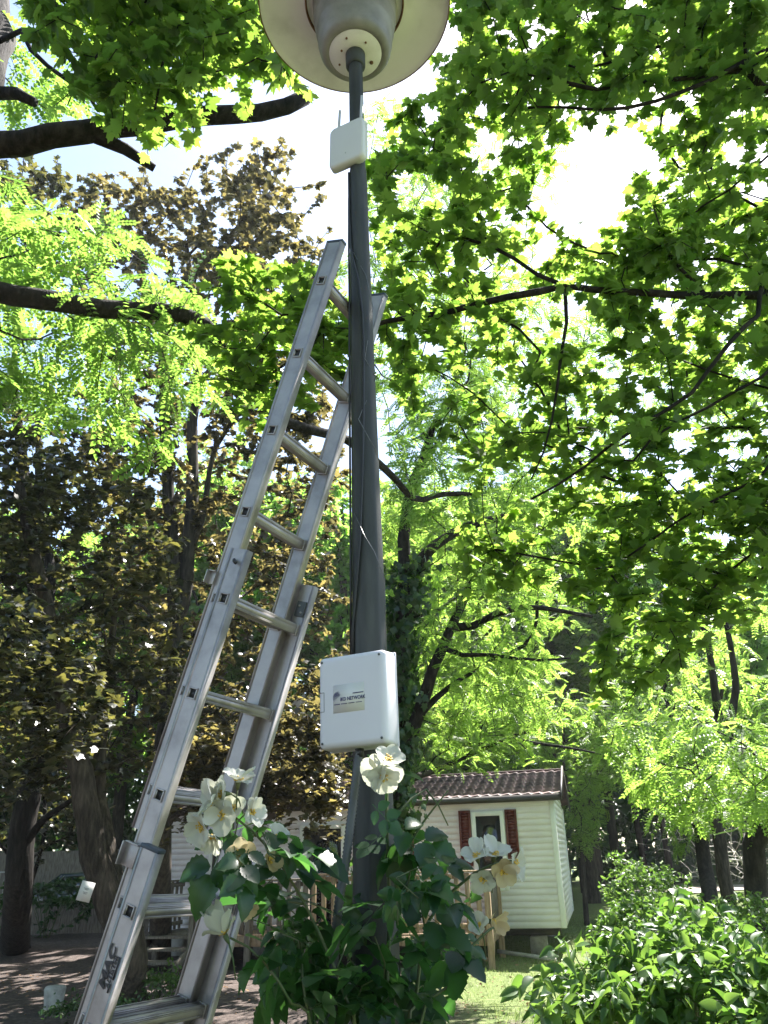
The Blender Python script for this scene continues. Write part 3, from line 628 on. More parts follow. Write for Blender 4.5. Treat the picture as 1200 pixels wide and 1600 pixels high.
def flower(c, facing, size, n_=6, cup_=.5, mat='petal', parent=None):
    Z = nrm(facing); X = nrm(np.cross((.2, .1, 1), Z)); Y = np.cross(Z, X); mb = MB(); ph = random.random()*6
    for i in range(n_):
        a = ph+2*PI*i/5.0*(1 if i < 5 else 1.07)+random.uniform(-.2, .2); V, F = petal(size*random.uniform(.85, 1.05), size*random.uniform(.85, 1.05), cup_*random.uniform(.6, 1.3)+(.35 if i >= 5 else 0), random.uniform(.0, .5))
        y = np.cos(a)*X+np.sin(a)*Y; x = np.cross(y, Z); mb.add([np.asarray(c)+x*v[0]+y*(v[1]+.003)+Z*(v[2]+.0015*i) for v in V], F)
    o = mb.build('flower', M[mat], parent, smooth=True)
    mb = MB()
    for i in range(22):
        a = random.uniform(0, 6.28); r_ = random.uniform(.1, .28)*size; e = np.asarray(c)+(X*math.cos(a)+Y*math.sin(a))*r_+Z*random.uniform(.12, .28)*size
        mb.tube([np.asarray(c)+Z*.002, e], [.0004, .0006], 3); mb.box(e, (.0014, .0014, .0010), (X, Y, Z))
    mb.build('stamens', M['stamen'], o)
    mb = MB().tube([np.asarray(c)-Z*.018, np.asarray(c)-Z*.008, np.asarray(c)+Z*.001], [.002, .005, .006], 8); mb.build('calyx', M['cane'], o, smooth=True)
    mb = MB().tube([np.asarray(c)-Z*.016, np.asarray(c)-Z*.035+np.array((0, 0, -.012)), np.asarray(c)-Z*.045+np.array((.0, .01, -.04))], [.002, .0016, .0014], 5); mb.build('flower_stalk', M['cane'], o, smooth=True)
FL = [(607, 1188, 1.86, (.1, -.5, .9), .040, 5, .4, 'petal'), (590, 1205, 1.85, (-.5, -.7, .3), .044, 5, .45, 'petal'), (600, 1212, 1.84, (.2, -1, -.5), .045, 6, .3, 'petal'),
      (372, 1222, 1.74, (.1, -.4, .9), .040, 6, .5, 'petal'), (350, 1240, 1.72, (-.6, -.6, .4), .045, 6, .4, 'petal'), (334, 1258, 1.70, (-.7, -.5, .4), .046, 6, .5, 'petal'),
      (318, 1290, 1.69, (-.4, -.9, -.1), .046, 5, .45, 'petal'), (348, 1272, 1.70, (-.1, -1, .2), .042, 6, .6, 'petal'), (392, 1270, 1.76, (.5, -.6, .3), .036, 6, .5, 'petal'), (364, 1262, 1.74, (.1, -.9, .2), .030, 5, .8, 'petal'), (334, 1306, 1.70, (-.3, -.8, -.6), .034, 5, .6, 'petal'),
      (372, 1334, 1.75, (.2, -.8, -.1), .038, 6, .5, 'wilt'), (420, 1345, 1.79, (.5, -.6, .2), .032, 5, .7, 'wilt'), (430, 1310, 1.84, (.3, -.5, .6), .032, 5, .8, 'petal'),
      (352, 1462, 1.68, (-.3, -.25, 1), .044, 7, 1.15, 'petal'), (385, 1415, 1.74, (.3, -.7, -.4), .026, 4, .9, 'wilt'),
      (745, 1340, 1.86, (-.2, -.6, .7), .040, 6, .5, 'petal'), (772, 1338, 1.86, (.1, -.6, .8), .040, 6, .5, 'petal'), (802, 1348, 1.86, (.7, -.7, .2), .040, 5, .5, 'petal'), (785, 1362, 1.85, (.2, -1, -.2), .036, 6, .6, 'wilt'), (755, 1372, 1.86, (-.2, -.9, -.5), .036, 5, .5, 'petal'),
      (768, 1440, 1.84, (.4, -.7, -.3), .034, 5, .8, 'wilt'), (750, 1448, 1.82, (-.2, -.8, .4), .030, 5, .9, 'petal')]
for x, y, z, fc, sz, n_, cu_, mt in FL: flower(at(x, y, z*.97), (fc[0]*1.0, fc[1]*.8+random.uniform(-.1, .3), fc[2]*.8+random.uniform(-.5, .2)), sz*.92, n_, cu_*1.0, mt, rose)

# ================================================================ mobile home
HB, HE = .42, 2.44
P0 = gp(883, 1450, HB); P0[2] = 0
HX = nrm((-.973, .23, 0)); HG = nrm((.23, .973, 0)); HZ = np.array((0, 0, 1.0)); HL, HD = 7.6, 4.2
def HP(s, d, z): return P0+HX*s+HG*d+HZ*z
HA = (HX, HG, HZ)
home = thing('mobile_home', HP(0, 0, 0), 'white clapboard mobile home with a brown tiled roof and dark red shutters', 'mobile home')
def hs(px_, py_, d=0.0):
    """wall coordinate s and height of a frame point on the front wall plane (offset d)"""
    r_ = ray(px_, py_); t = ((HP(0, d, 0)-EYE)@HG)/(r_@HG); q_ = EYE+r_*t; return (q_-P0)@HX, q_[2]
LAP = .1
mb = MB(); nl = int(round((HE-HB)/LAP))
RZ = 3.02                                        # ridge height
for i in range(nl):
    z0 = HB+i*LAP; z1 = z0+LAP
    mb.add([HP(.05, -.022, z0), HP(HL, -.022, z0), HP(HL, -.003, z1), HP(.05, -.003, z1), HP(.05, 0, z0), HP(HL, 0, z0)], [[0, 3, 2, 1], [0, 1, 5, 4]])
mb.build('front_wall', M['siding'], home)
mb = MB()
def gw(z): return HD/2 if z <= HE else HD/2*(1-(z-HE)/(RZ-HE))
for i in range(int((RZ-HB)/LAP)):
    z0 = HB+i*LAP; z1 = min(z0+LAP, RZ-.01); w0 = gw(z0)-(.05 if z0 < HE else .02); w1 = gw(z1)-(.05 if z0 < HE else .02)
    if w1 <= 0: w1 = .01
    mb.add([HP(-.022, HD/2-w0, z0), HP(-.022, HD/2+w0, z0), HP(-.003, HD/2+w1, z1), HP(-.003, HD/2-w1, z1), HP(0, HD/2-w0, z0), HP(0, HD/2+w0, z0)], [[0, 1, 2, 3], [0, 4, 5, 1]])
mb.build('gable_wall', M['siding'], home)
MB().add([HP(.01, .002, HB), HP(HL, .002, HB), HP(HL, HD, HB), HP(.01, HD, HB), HP(.01, .002, HE), HP(HL, .002, HE), HP(HL, HD, HE), HP(.01, HD, HE)],
         [[0, 1, 5, 4], [1, 2, 6, 5], [2, 3, 7, 6], [3, 0, 4, 7], [0, 3, 2, 1]]).build('wall_core', M['siding'], home)
for c_, h_ in (((.02, -.014, (HB+HE)/2), (.038, .020, (HE-HB)/2)), ((-.014, .05, (HB+HE)/2-.004), (.0175, .042, (HE-HB)/2-.002)), ((-.014, HD-.04, (HB+HE)/2), (.0175, .042, (HE-HB)/2))): MB().box(HP(*c_), h_, HA).build('corner_trim', M['trimw'], home, bevel=.003)
# roof: pressed tile sheet, real waves and steps
def roof_side(sgn):
    L_ = HL+.5; ns = int(L_/.045); sl_ = math.hypot(HD/2+.16, RZ+.02-HE); V = []; rows = []
    nr = 7
    for r_ in range(nr):
        for e in (0, 1): rows.append(((r_+e)/nr, (1-e)*.038))
    for t, lift in rows:
        for i in range(ns+1):
            s_ = -.16+L_*i/ns; ph = s_/.18*2*PI; wv = .011*math.sin(ph)+.005*math.sin(2*ph+.6)
            d = -.16+(HD/2+.16)*t; z = HE+.02+(RZ+.02-HE)*t+lift+wv+.03
            d += -.03*lift/.038*(0.5+.5*math.sin(ph)) if lift else 0
            V.append(HP(s_, d if sgn > 0 else HD-d, z))
    F = [[k*(ns+1)+i, k*(ns+1)+i+1, (k+1)*(ns+1)+i+1, (k+1)*(ns+1)+i] for k in range(len(rows)-1) for i in range(ns)]
    return MB().add(V, F)
rf = roof_side(1).build('roof', M['rooftile'], home, smooth=False); roof_side(-1).build('roof', M['rooftile'], home)
mb = MB().bar(HP(-.17, HD/2, RZ+.085), HP(HL+.3, HD/2, RZ+.085), .16, .03); mb.build('ridge_cap', M['rooftile'], rf, bevel=.01)
mb = MB().box(HP(HL/2-.0, -.175, HE+.02), (HL/2+.17, .012, .055), HA).box(HP(HL/2, -.085, HE-.022), (HL/2+.15, .078, .008), HA); mb.build('fascia', M['fascia'], home)
mb = MB()
for sg in (0, 1):
    a = HP(-.175, -.19 if not sg else HD+.19, HE+.02); b = HP(-.175, HD/2-(.01 if not sg else -.01), RZ+.09); MB().bar(a, b, .03, .13).build('verge_board', M['fascia'], home)
MB().box(HP(-.02, HD/2, RZ-.24), (.012, .16, .06), HA).build('gable_vent', M['conduit'], home, bevel=.004)
# windows and shutters
def window(x0, x1, y0, y1, nm='window'):
    (s0, z1), (s1, _) = hs(x0, y0), hs(x1, y0); z0 = hs((x0+x1)/2, y1)[1]; s0, s1 = min(s0, s1), max(s0, s1); fw = .075
    mb = MB()
    for c, h in (((s0+fw/2, (z0+z1)/2), (fw/2, (z1-z0)/2)), ((s1-fw/2, (z0+z1)/2), (fw/2, (z1-z0)/2)), (((s0+s1)/2, z1-fw/2), ((s1-s0)/2-fw, fw/2)), (((s0+s1)/2, z0+fw/2), ((s1-s0)/2-fw, fw/2))):
        mb.box(HP(c[0], -.03, c[1]), (h[0], .028, h[1]), HA)
    mb.box(HP((s0+s1)/2, -.066, z1-fw*.6), ((s1-s0)*.24, .007, .012), HA)
    fr_ = mb.build(nm, M['trimw'], home, bevel=.004)
    MB().box(HP((s0+s1)/2, -.022, (z0+z1)/2), ((s1-s0)/2-fw, .006, (z1-z0)/2-fw), HA).build('pane', M['glass'], fr_)
    return s0, s1, z0, z1
def shutter(x0, x1, y0, y1):
    (s0, z1), (s1, _) = hs(x0, y0, -.04), hs(x1, y0, -.04); z0 = hs((x0+x1)/2, y1, -.04)[1]; s0, s1 = min(s0, s1), max(s0, s1); fw = .035; mb = MB()
    mb.box(HP(s0+fw/2, -.04, (z0+z1)/2), (fw/2, .018, (z1-z0)/2), HA).box(HP(s1-fw/2, -.04, (z0+z1)/2), (fw/2, .018, (z1-z0)/2), HA)
    for z in (z0+fw/2, z1-fw/2, (z0+z1)/2-.1): mb.box(HP((s0+s1)/2, -.04, z), ((s1-s0)/2-fw, .017, fw/2), HA)
    k = int((z1-z0)/.052)
    for i in range(k):
        z = z0+.05+(z1-z0-.09)*i/(k-1); ax = (HX, nrm(HG*.7-HZ*.72), nrm(HG*.72+HZ*.7)); mb.box(HP((s0+s1)/2, -.036, z), ((s1-s0)/2-fw, .022, .004), ax)
    mb.box(HP((s0+s1)/2, -.024, (z0+z1)/2), ((s1-s0)/2-fw, .002, (z1-z0)/2-.01), HA)
    mb.build('shutter', M['shutter'], home)
window(736, 787, 1269, 1392); shutter(716, 734, 1267, 1354); shutter(788, 806, 1265, 1342)
window(575, 623, 1276, 1392); shutter(625, 645, 1276, 1354); shutter(553, 573, 1276, 1354)
window(470, 540, 1290, 1462, 'glazed_door'); window(330, 392, 1292, 1370)
mb = MB()
for s_ in np.arange(.5, HL, 1.7):
    for d in (.7, HD-.7): MB().box(HP(s_, d, HB/2-.12), (.14, .17, HB/2-.06), HA).build('pier', M['conc'], home)
for d in (.7, HD-.7): MB().bar(HP(.1, d, HB-.09), HP(HL-.1, d, HB-.09), .1, .14).build('chassis_beam', M['steel'], home)
mb = MB(); mb.bar(HP(1.1, -.35, .12), gp(868, 1499, .05), .05, .05); mb.build('drain_pipe', M['conc'], home)

# ---- deck with railing and steps
DZ = .46; DD = -1.5
dk = thing('deck', HP(1.2, -.8, 0), 'timber deck with picket railing along the front of the white mobile home', 'deck')
sR = hs(765, 1450, DD)[0]; sL = hs(300, 1450, DD)[0]; sS = hs(232, 1450, DD)[0]
mb = MB(); nb_ = 11
for i in range(nb_):
    d = -.06-(-DD-.06)*(i+.5)/nb_; mb.box(HP((sR+sL)/2, d, DZ), ((sL-sR)/2, (-DD-.06)/nb_/2-.004, .014), HA)
mb.build('deck_floor', M['wood'], dk)
mb = MB().box(HP((sR+sL)/2, DD+.02, DZ-.085), ((sL-sR)/2, .016, .07), HA).box(HP(sR+.02, DD/2, DZ-.085), (.016, -DD/2-.05, .07), HA); mb.build('rim_joist', M['wood'], dk)
def picket_run(a, b, z0, z1, skip=None, wpk=.075, gap=.085, posts=(), pm='wood'):
    L_ = np.linalg.norm(b-a); d = nrm(b-a); k = int(L_/(wpk+gap)); ax = (d, np.cross(HZ, d), HZ)
    mb = MB()
    for i in range(k):
        c = a+d*(i+.5)*L_/k; mb.box(c+HZ*((z0+z1)/2)+ax[1]*.018, (wpk/2, .009, (z1-z0)/2), ax)
    mb.build('picket_panel', M[pm], dk)
    mid = (a+b)/2
    for z_, h_ in ((z1+.018, (L_/2, .045, .014)), (z0+.10, (L_/2, .008, .035)), (z1-.05, (L_/2, .008, .035))): MB().box(mid+HZ*z_, h_, ax).build('rail', M[pm], dk)
sM = hs(478, 1450, DD)[0]
picket_run(HP(sR+.05, DD, 0), HP(sM-.05, DD, 0), DZ+.02, DZ+.86)
picket_run(HP(sM+.05, DD, 0), HP(sL, DD, 0), DZ+.02, DZ+.80, pm='woodg')
picket_run(HP(sR+.0, DD+.05, 0), HP(sR+.0, -.08, 0), DZ+.02, DZ+.86, wpk=.085, gap=.03, pm='woodg')
picket_run(HP(sL+.9, DD+.55, 0), HP(sL+.9, -.08, 0), DZ+.02, DZ+.80, pm='woodg')
for s_, d, h in ((sR+.0, DD, DZ+.88), (sR, -.05, DZ+.88), ((sR+sM)/2, DD, DZ+.84), (sM, DD, DZ+.88), ((sL+sM)/2, DD, DZ+.84), (sL, DD, DZ+.82), (sL+.9, DD+.5, DZ+.84)):
    MB().box(HP(s_, d, h/2-.03), (.045, .045, h/2+.03), HA).build('post', M['wood' if s_ < sM else 'woodg'], dk, bevel=.004)
MB().bar(HP(sR+.06, DD, .12), HP(sR+.5, DD+.02, DZ-.08), .05, .05, HG).build('brace', M['wood'], dk); MB().bar(HP(sR+.0, DD+.1, .1), HP(sR+.02, DD+.6, DZ-.08), .05, .05, HX).build('brace', M['wood'], dk)
stp = thing('deck_steps', HP(sL+.45, DD-.3, 0), 'low grey wooden steps at the shaded left end of the deck', 'steps')
for i in range(3): MB().box(HP(sL+.5, DD-.42+.36*i, .13+.15*i), (.46, .16, .018), HA).build('tread', M['woodg'], stp, bevel=.003)
MB().box(HP(sL+.48, DD+.95, DZ+.0), (.46, .5, .014), HA).build('landing', M['woodg'], stp)
for s_ in (.03, .97): MB().bar(HP(sL+s_, DD-.5, .02), HP(sL+s_, DD+.5, DZ-.03), .04, .16).build('stringer', M['woodg'], stp)
for s_, d in ((sL+1.0, DD-.42),): MB().box(HP(s_, d, .5), (.04, .04, .52), HA).build('newel_post', M['woodg'], stp)
MB().bar(HP(sL+1.0, DD-.42, .98), HP(sL+1.0, DD+.5, DZ+.82), .05, .06).build('handrail', M['woodg'], stp)

# ================================================================ trees
# -- broad leafed maple coming in from the right (trunk just outside the frame)
rng = np.random.default_rng(21)
mr_poly = [(700, -260), (1330, -300), (1330, 930), (1120, 960), (1075, 1050), (1000, 1125), (960, 1110), (920, 1050), (905, 950), (880, 900), (850, 820), (770, 770), (700, 690), (610, 640), (590, 560), (585, 250), (640, 215), (720, 250), (760, 240), (690, 180), (685, 60)]
gaps = [(952, 285, 44, 72), (1020, 175, 32, 24), (905, 352, 52, 28), (985, 230, 30, 42), (845, 380, 40, 16), (735, 160, 18, 40), (870, 88, 18, 20), (640, 320, 16, 20), (1182, 285, 16, 34), (840, 515, 34, 34), (790, 635, 36, 26), (952, 600, 26, 34), (1030, 625, 22, 26), (770, 330, 24, 20), (1080, 485, 38, 14), (700, 340, 16, 30), (915, 470, 16, 20), (860, 270, 30, 16), (1110, 520, 20, 12)]
mains = [([(5.0, 5.6, -.1), (4.95, 5.5, 2), (4.7, 5.2, 4), (4.5, 5.0, 6.5), (4.6, 5.0, 9)], .20, .07),
         ([(4.85, 5.4, 3.4)]+P_((1330, 440, 4.9), (1200, 461, 4.45), (1080, 461, 4.35), (950, 455, 4.3), (890, 448, 4.3), (845, 432, 4.35), (800, 400, 4.4), (740, 375, 4.5), (690, 375, 4.6)), .055, .010),
         (P_((890, 448, 4.3), (830, 458, 4.3), (760, 470, 4.35), (690, 490, 4.4), (610, 500, 4.5), (545, 522, 4.6), (480, 548, 4.9), (400, 600, 4.9)), .022, .006),
         ([(4.65, 5.1, 5.4)]+P_((1330, 20, 4.8), (1200, 78, 4.4), (1100, 130, 4.3), (1015, 160, 4.3), (950, 172, 4.3), (860, 166, 4.4), (800, 172, 4.5)), .035, .006),
         ([(4.55, 5.0, 6.3)]+P_((1300, -90, 4.9), (1175, 5, 4.7), (1125, 30, 4.7), (1080, 55, 4.7), (975, 90, 4.8), (900, 107, 4.9), (800, 60, 5.0)), .03, .005),
         ([(4.7, 5.2, 4.4)]+P_((1300, 190, 4.6), (1200, 245, 4.4), (1150, 290, 4.4), (1100, 320, 4.5), (1060, 360, 4.6)), .02, .005),
         ([(4.85, 5.4, 2.9)]+P_((1260, 480, 4.5), (1180, 500, 4.1), (1135, 542, 4.0), (1080, 615, 3.95), (1025, 650, 3.95), (960, 690, 4.0), (900, 740, 4.1), (830, 780, 4.2)), .028, .006),
         ([(4.85, 5.4, 2.7)]+P_((1300, 560, 4.5), (1200, 585, 4.2), (1100, 640, 4.2), (1030, 675, 4.2), (990, 720, 4.2)), .022, .006),
         ([(4.9, 5.5, 2.2)]+P_((1300, 690, 4.4), (1200, 740, 4.2), (1150, 765, 4.2), (1080, 800, 4.3), (1010, 850, 4.4), (950, 890, 4.6)), .02, .005),
         ([(4.9, 5.5, 2.0)]+P_((1300, 800, 4.6), (1200, 850, 4.4), (1125, 905, 4.5), (1080, 970, 4.6), (1030, 1040, 4.7)), .018, .005),
         (P_((893, 462, 4.3), (880, 530, 4.25), (870, 610, 4.25), (855, 690, 4.25), (830, 750, 4.3)), .011, .004),
         (P_((1085, 460, 4.35), (1060, 420, 4.35), (1040, 380, 4.4), (1020, 320, 4.5)), .014, .004),
         (P_((800, 820, 5.2), (770, 860, 5.2), (730, 880, 5.2)), .008, .003)]
tg = sample(mr_poly, 1050, 4.15, 6.5, rng, gaps)
tg += sample([(920, 380), (1330, 200), (1330, 900), (1000, 860), (930, 700)], 90, 4.0, 5.2, rng, gaps)
tg += sample([(690, -60), (1000, -200), (1330, -200), (1330, 140), (1000, 110), (800, 150), (700, 140)], 90, 3.9, 5.5, rng, gaps)
tg += sample([(930, 800), (1300, 760), (1300, 900), (1100, 930), (1040, 1050), (985, 1090), (940, 1000)], 45, 4.4, 5.4, rng, gaps)
tg += sample([(290, 470), (340, 400), (430, 390), (500, 420), (560, 480), (585, 560), (560, 640), (430, 650), (300, 590)], 85, 4.3, 5.4, rng)
tg += sample([(600, 190), (700, 140), (760, 200), (820, 300), (700, 420), (600, 380)], 40, 4.6, 6.2, rng, gaps)
tg += sample([(1000, 330), (1200, 300), (1200, 560), (940, 560), (860, 420)], 50, 4.8, 6.4, rng, gaps)
tg += sample([(705, 830), (800, 825), (865, 860), (850, 935), (780, 920), (700, 900)], 20, 4.9, 5.6, rng)
tree('maple_tree', (5.0, 5.6, 0), 'large leafed maple reaching in from the right over the lamp post', 'tree', mains, tg, T_MAPLE, M['maple'], M['bark_dark'], rng, 15, .44, .080, step=.16, tip=.0030, tilt=.34, droop=.2, sag=.03, wob=.06, pathw=.2)

# -- second maple hanging in from the upper left (trunk behind the camera)
rng = np.random.default_rng(22)
ml_poly = [(30, -260), (560, -300), (560, -30), (440, 20), (410, 60), (425, 105), (475, 130), (480, 150), (400, 128), (330, 128), (300, 215), (250, 245), (205, 240), (150, 200), (135, 120), (60, 75), (20, 60)]
mains = [([(-2.6, -1.2, -.1), (-2.5, -1.1, 3), (-2.3, -.7, 5.5), (-2.1, -.4, 8)], .22, .08),
         ([(-2.35, -.8, 5.0), (-1.9, .3, 6.2), (-1.4, 1.0, 6.6)]+P_((250, -330, 4.2), (255, -120, 4.3), (256, 0, 4.2), (255, 90, 4.0), (240, 180, 3.9)), .045, .005),
         ([(-2.25, -.6, 6.2), (-1.4, .6, 7.0)]+P_((430, -300, 4.3), (370, -100, 4.3), (330, 0, 4.3), (350, 50, 4.3), (380, 90, 4.3), (430, 120, 4.2)), .035, .004),
         ([(-2.4, -.9, 4.6), (-2.3, .4, 5.6)]+P_((60, -260, 4.2), (110, -100, 4.3), (180, 20, 4.2), (150, 90, 4.1)), .03, .004)]
tg = sample(ml_poly, 420, 3.7, 5.2, rng, [(60, 105, 40, 30), (385, 120, 24, 14), (20, 20, 25, 40)])
tg += clumps((-.5, -1.6, 7.6), 4.2, 2.9, 1.6, 60, 7, .5, rng, .2)  # overhead crown out of view, added to shade ladder and cabinet
tree('maple_tree', (-2.6, -1.2, 0), 'maple hanging sunlit leaves across the upper left, before the thick bough', 'tree', mains, tg, T_MAPLE, M['maple'], M['bark_dark'], rng, 14, .42, .082, step=.16, tip=.0026, tilt=.36, droop=.3, sag=.03, wob=.06)

# -- black locust on the left with two thick boughs
rng = np.random.default_rng(23)
mains = [([(-3.9, 3.9, -.1), (-3.8, 3.95, 2.5), (-3.55, 4.0, 4.6), (-3.3, 4.1, 6.0)]+P_((-70, 180, 6.2), (-28, 130, 6.2), (-14, 60, 6.5), (-30, -60, 7.0), (-20, -250, 7.8)), .24, .13),
         ([(-3.45, 4.0, 5.2)]+P_((-120, 235, 5.3), (0, 224, 5.2), (70, 215, 5.2), (150, 204, 5.3), (230, 192, 5.4), (310, 180, 5.5), (390, 178, 5.6), (440, 168, 5.7), (480, 150, 5.8)), .105, .055),
         (P_((150, 208, 5.3), (180, 225, 5.35), (215, 245, 5.4), (242, 262, 5.45)), .055, .028),
         ([(-3.6, 3.95, 4.3)]+P_((-120, 450, 5.3), (0, 458, 5.4), (60, 466, 5.5), (130, 478, 5.7), (210, 487, 5.9), (285, 490, 6.1), (322, 512, 6.2), (350, 548, 6.5), (392, 605, 6.9), (430, 652, 7.3), (480, 670, 7.7), (545, 690, 8.2), (600, 732, 8.8), (650, 780, 9.3), (690, 772, 9.6), (735, 772, 9.9)), .085, .030),
         (P_((0, 130, 6.1), (30, 150, 6.0), (54, 160, 5.95)), .06, .035),
         (P_((25, 25, 6.2), (50, 80, 6.0), (95, 118, 5.9), (140, 150, 5.8), (152, 172, 5.7)), .022, .012),
         (P_((120, 100, 5.9), (120, 130, 5.8), (105, 165, 5.8)), .012, .006)]
lo_poly = [(-160, 250), (0, 262), (60, 275), (110, 330), (150, 350), (230, 365), (250, 430), (300, 470), (330, 520), (340, 600), (300, 690), (235, 730), (190, 700), (160, 640), (60, 650), (-160, 650)]
tg = sample(lo_poly, 215, 5.6, 8.0, rng, [(225, 620, 14, 30), (250, 20, 10, 10), (30, 540, 14, 22)])
tg += sample([(10, 80), (130, 80), (200, 150), (100, 190), (10, 190)], 16, 6.5, 7.5, rng)
tg += sample([(600, 640), (760, 640), (780, 780), (640, 800)], 20, 9.2, 10.4, rng)
tree('locust_tree', (-3.9, 3.9, 0), 'rough barked locust with two thick dark boughs crossing the upper left', 'tree', mains, tg, T_PIN, M['robnear'], M['bark_loc'], rng, 6, .5, .23, step=.2, tip=.003, tilt=.35, droop=.3)

# -- copper leaved maples, left
rng = np.random.default_rng(24)
B1 = gp(205, 1560)
mains = [([B1-(0, 0, .1)]+P_((200, 1480, 9.9), (180, 1425, 10.1), (150, 1345, 10.3), (130, 1240, 10.6), (110, 1140, 10.9), (95, 1040, 11.2), (60, 900, 11.6), (30, 760, 12)), .22, .07),
         (P_((196, 1455, 10.0), (188, 1400, 10.3), (165, 1310, 10.7), (155, 1200, 11.2), (170, 1060, 11.6), (180, 930, 12.0)), .13, .04)]
tg = sample([(-130, 700), (100, 640), (260, 720), (290, 900), (300, 1120), (230, 1240), (60, 1250), (-130, 1240)], 420, 10.4, 13.2, rng, [(200, 1180, 18, 18)], zmin=2.1)
tg += sample([(-60, 930), (60, 940), (160, 1050), (170, 1130), (60, 1180), (-60, 1140)], 90, 8.2, 9.6, rng, zmin=2)
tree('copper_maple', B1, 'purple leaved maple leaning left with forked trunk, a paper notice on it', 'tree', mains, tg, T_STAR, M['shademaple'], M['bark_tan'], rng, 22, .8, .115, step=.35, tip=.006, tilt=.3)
rng = np.random.default_rng(25)
mains = [([gp(252, 1500)-(0, 0, .1)]+P_((250, 1350, 13.2), (252, 1200, 13.5), (268, 1060, 13.9), (274, 960, 14.2), (270, 860, 14.6), (262, 740, 15.1), (255, 600, 15.8), (250, 460, 16.6)), .20, .07),
         (P_((276, 985, 14.2), (292, 890, 14.5), (300, 780, 15.0), (300, 660, 15.6), (310, 540, 16.2), (290, 380, 17)), .15, .05),
         (P_((300, 860, 14.7), (322, 780, 14.8), (336, 700, 15), (380, 640, 15.2)), .07, .03),
         (P_((270, 1030, 14), (240, 960, 13.8), (180, 930, 13.5)), .04, .02)]
tg = sample([(130, 270), (250, 262), (330, 300), (360, 260), (430, 250), (480, 330), (500, 420), (500, 560), (120, 560), (100, 330)], 350, 14, 17.5, rng, [(430, 410, 10, 14), (300, 340, 14, 12), (355, 330, 18, 26), (240, 420, 20, 26), (345, 480, 16, 14), (270, 470, 16, 22), (180, 450, 22, 30)])
tg += sample([(300, 250), (430, 200), (510, 280), (530, 430), (400, 440)], 60, 15, 19, rng)
tg += sample([(150, 560), (500, 560), (545, 700), (548, 1180), (470, 1290), (300, 1240), (240, 1230), (180, 900), (120, 700)], 780, 14.2, 17.8, rng, [(505, 1020, 16, 22), (400, 900, 10, 14), (360, 750, 14, 20)], zmin=2.5)
tg += sample([(300, 1150), (540, 1100), (545, 1270), (500, 1320), (470, 1265), (430, 1260), (400, 1330), (300, 1290)], 230, 11.6, 12.8, rng, zmin=2.2)
tree('copper_maple', gp(252, 1500), 'tall twin stemmed copper maple, bronze top against the sky beside the ladder', 'tree', mains, tg, T_STAR, M['purple'], M['bark_far'], rng, 22, .9, .12, step=.45, tip=.008, tilt=.32)
rng = np.random.default_rng(26)
B3 = gp(26, 1480)
mains = [([B3-(0, 0, .1)]+P_((28, 1400, 14.4), (35, 1300, 14.6), (55, 1180, 15), (58, 1040, 15.5), (55, 900, 16), (40, 760, 16.8), (20, 600, 17.6)), .30, .09),
         (P_((58, 1010, 15.6), (80, 900, 15.8), (62, 800, 16.2), (60, 650, 17)), .13, .05),
         (P_((35, 1330, 14.5), (70, 1280, 14.4), (110, 1250, 14.2)), .09, .04)]
tg = sample([(-160, 240), (20, 240), (80, 235), (150, 280), (160, 420), (-160, 420)], 170, 15, 18, rng, [(60, 330, 26, 24), (20, 290, 14, 14)])
tg += sample([(-160, 600), (200, 620), (220, 900), (150, 1300), (60, 1330), (-160, 1330)], 580, 15.6, 19.5, rng, zmin=2)
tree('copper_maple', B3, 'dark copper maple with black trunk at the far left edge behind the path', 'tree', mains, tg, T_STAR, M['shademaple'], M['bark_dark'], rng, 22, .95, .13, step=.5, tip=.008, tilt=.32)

# -- ivy clad tree behind the post
rng = np.random.default_rng(27)
B4 = at(596, 1560, 9.3); B4[2] = 0
mains = [([B4-(0, 0, .1)]+P_((600, 1380, 9.8), (612, 1250, 10.0), (622, 1150, 10.2), (626, 1050, 10.4), (632, 950, 10.6), (648, 890, 10.8), (680, 852, 11), (725, 825, 11.2), (770, 812, 11.4), (815, 803, 11.6)), .185, .045),
         (P_((622, 1180, 10.2), (645, 1140, 10.1), (664, 1090, 10.2), (690, 1010, 10.3), (712, 965, 10.5), (732, 922, 10.7)), .10, .05),
         (P_((634, 940, 10.6), (630, 860, 11), (640, 780, 11.4), (665, 700, 11.8), (680, 660, 12.1), (720, 610, 12.5)), .10, .04),
         (P_((705, 998, 10.4), (745, 975, 10.4), (775, 960, 10.4), (810, 948, 10.4), (845, 950, 10.4), (880, 955, 10.4), (925, 963, 10.4)), .055, .022),
         (P_((694, 1030, 10.3), (735, 1022, 10.0), (780, 1025, 9.9), (830, 1032, 9.8), (892, 1028, 9.7)), .035, .010),
         (P_((664, 1120, 10.2), (690, 1080, 10.5), (740, 1050, 10.8), (770, 1030, 11)), .05, .015),
         (P_((660, 975, 10.6), (690, 950, 10.9), (720, 928, 11.1)), .03, .015),
         ([(B4[0]+1.1, B4[1]+2.2, 2.2)]+P_((690, 1200, 12.0), (720, 1185, 12), (760, 1168, 12), (800, 1150, 12), (860, 1133, 12)), .06, .02),
         (P_((800, 1156, 12.0), (850, 1163, 12), (900, 1170, 12), (945, 1180, 12)), .03, .012)]
mains[7] = (P_((618, 1225, 10.1), (655, 1212, 11.2), (690, 1200, 12.0), (720, 1185, 12), (760, 1168, 12), (800, 1150, 12), (860, 1133, 12)), .06, .02)
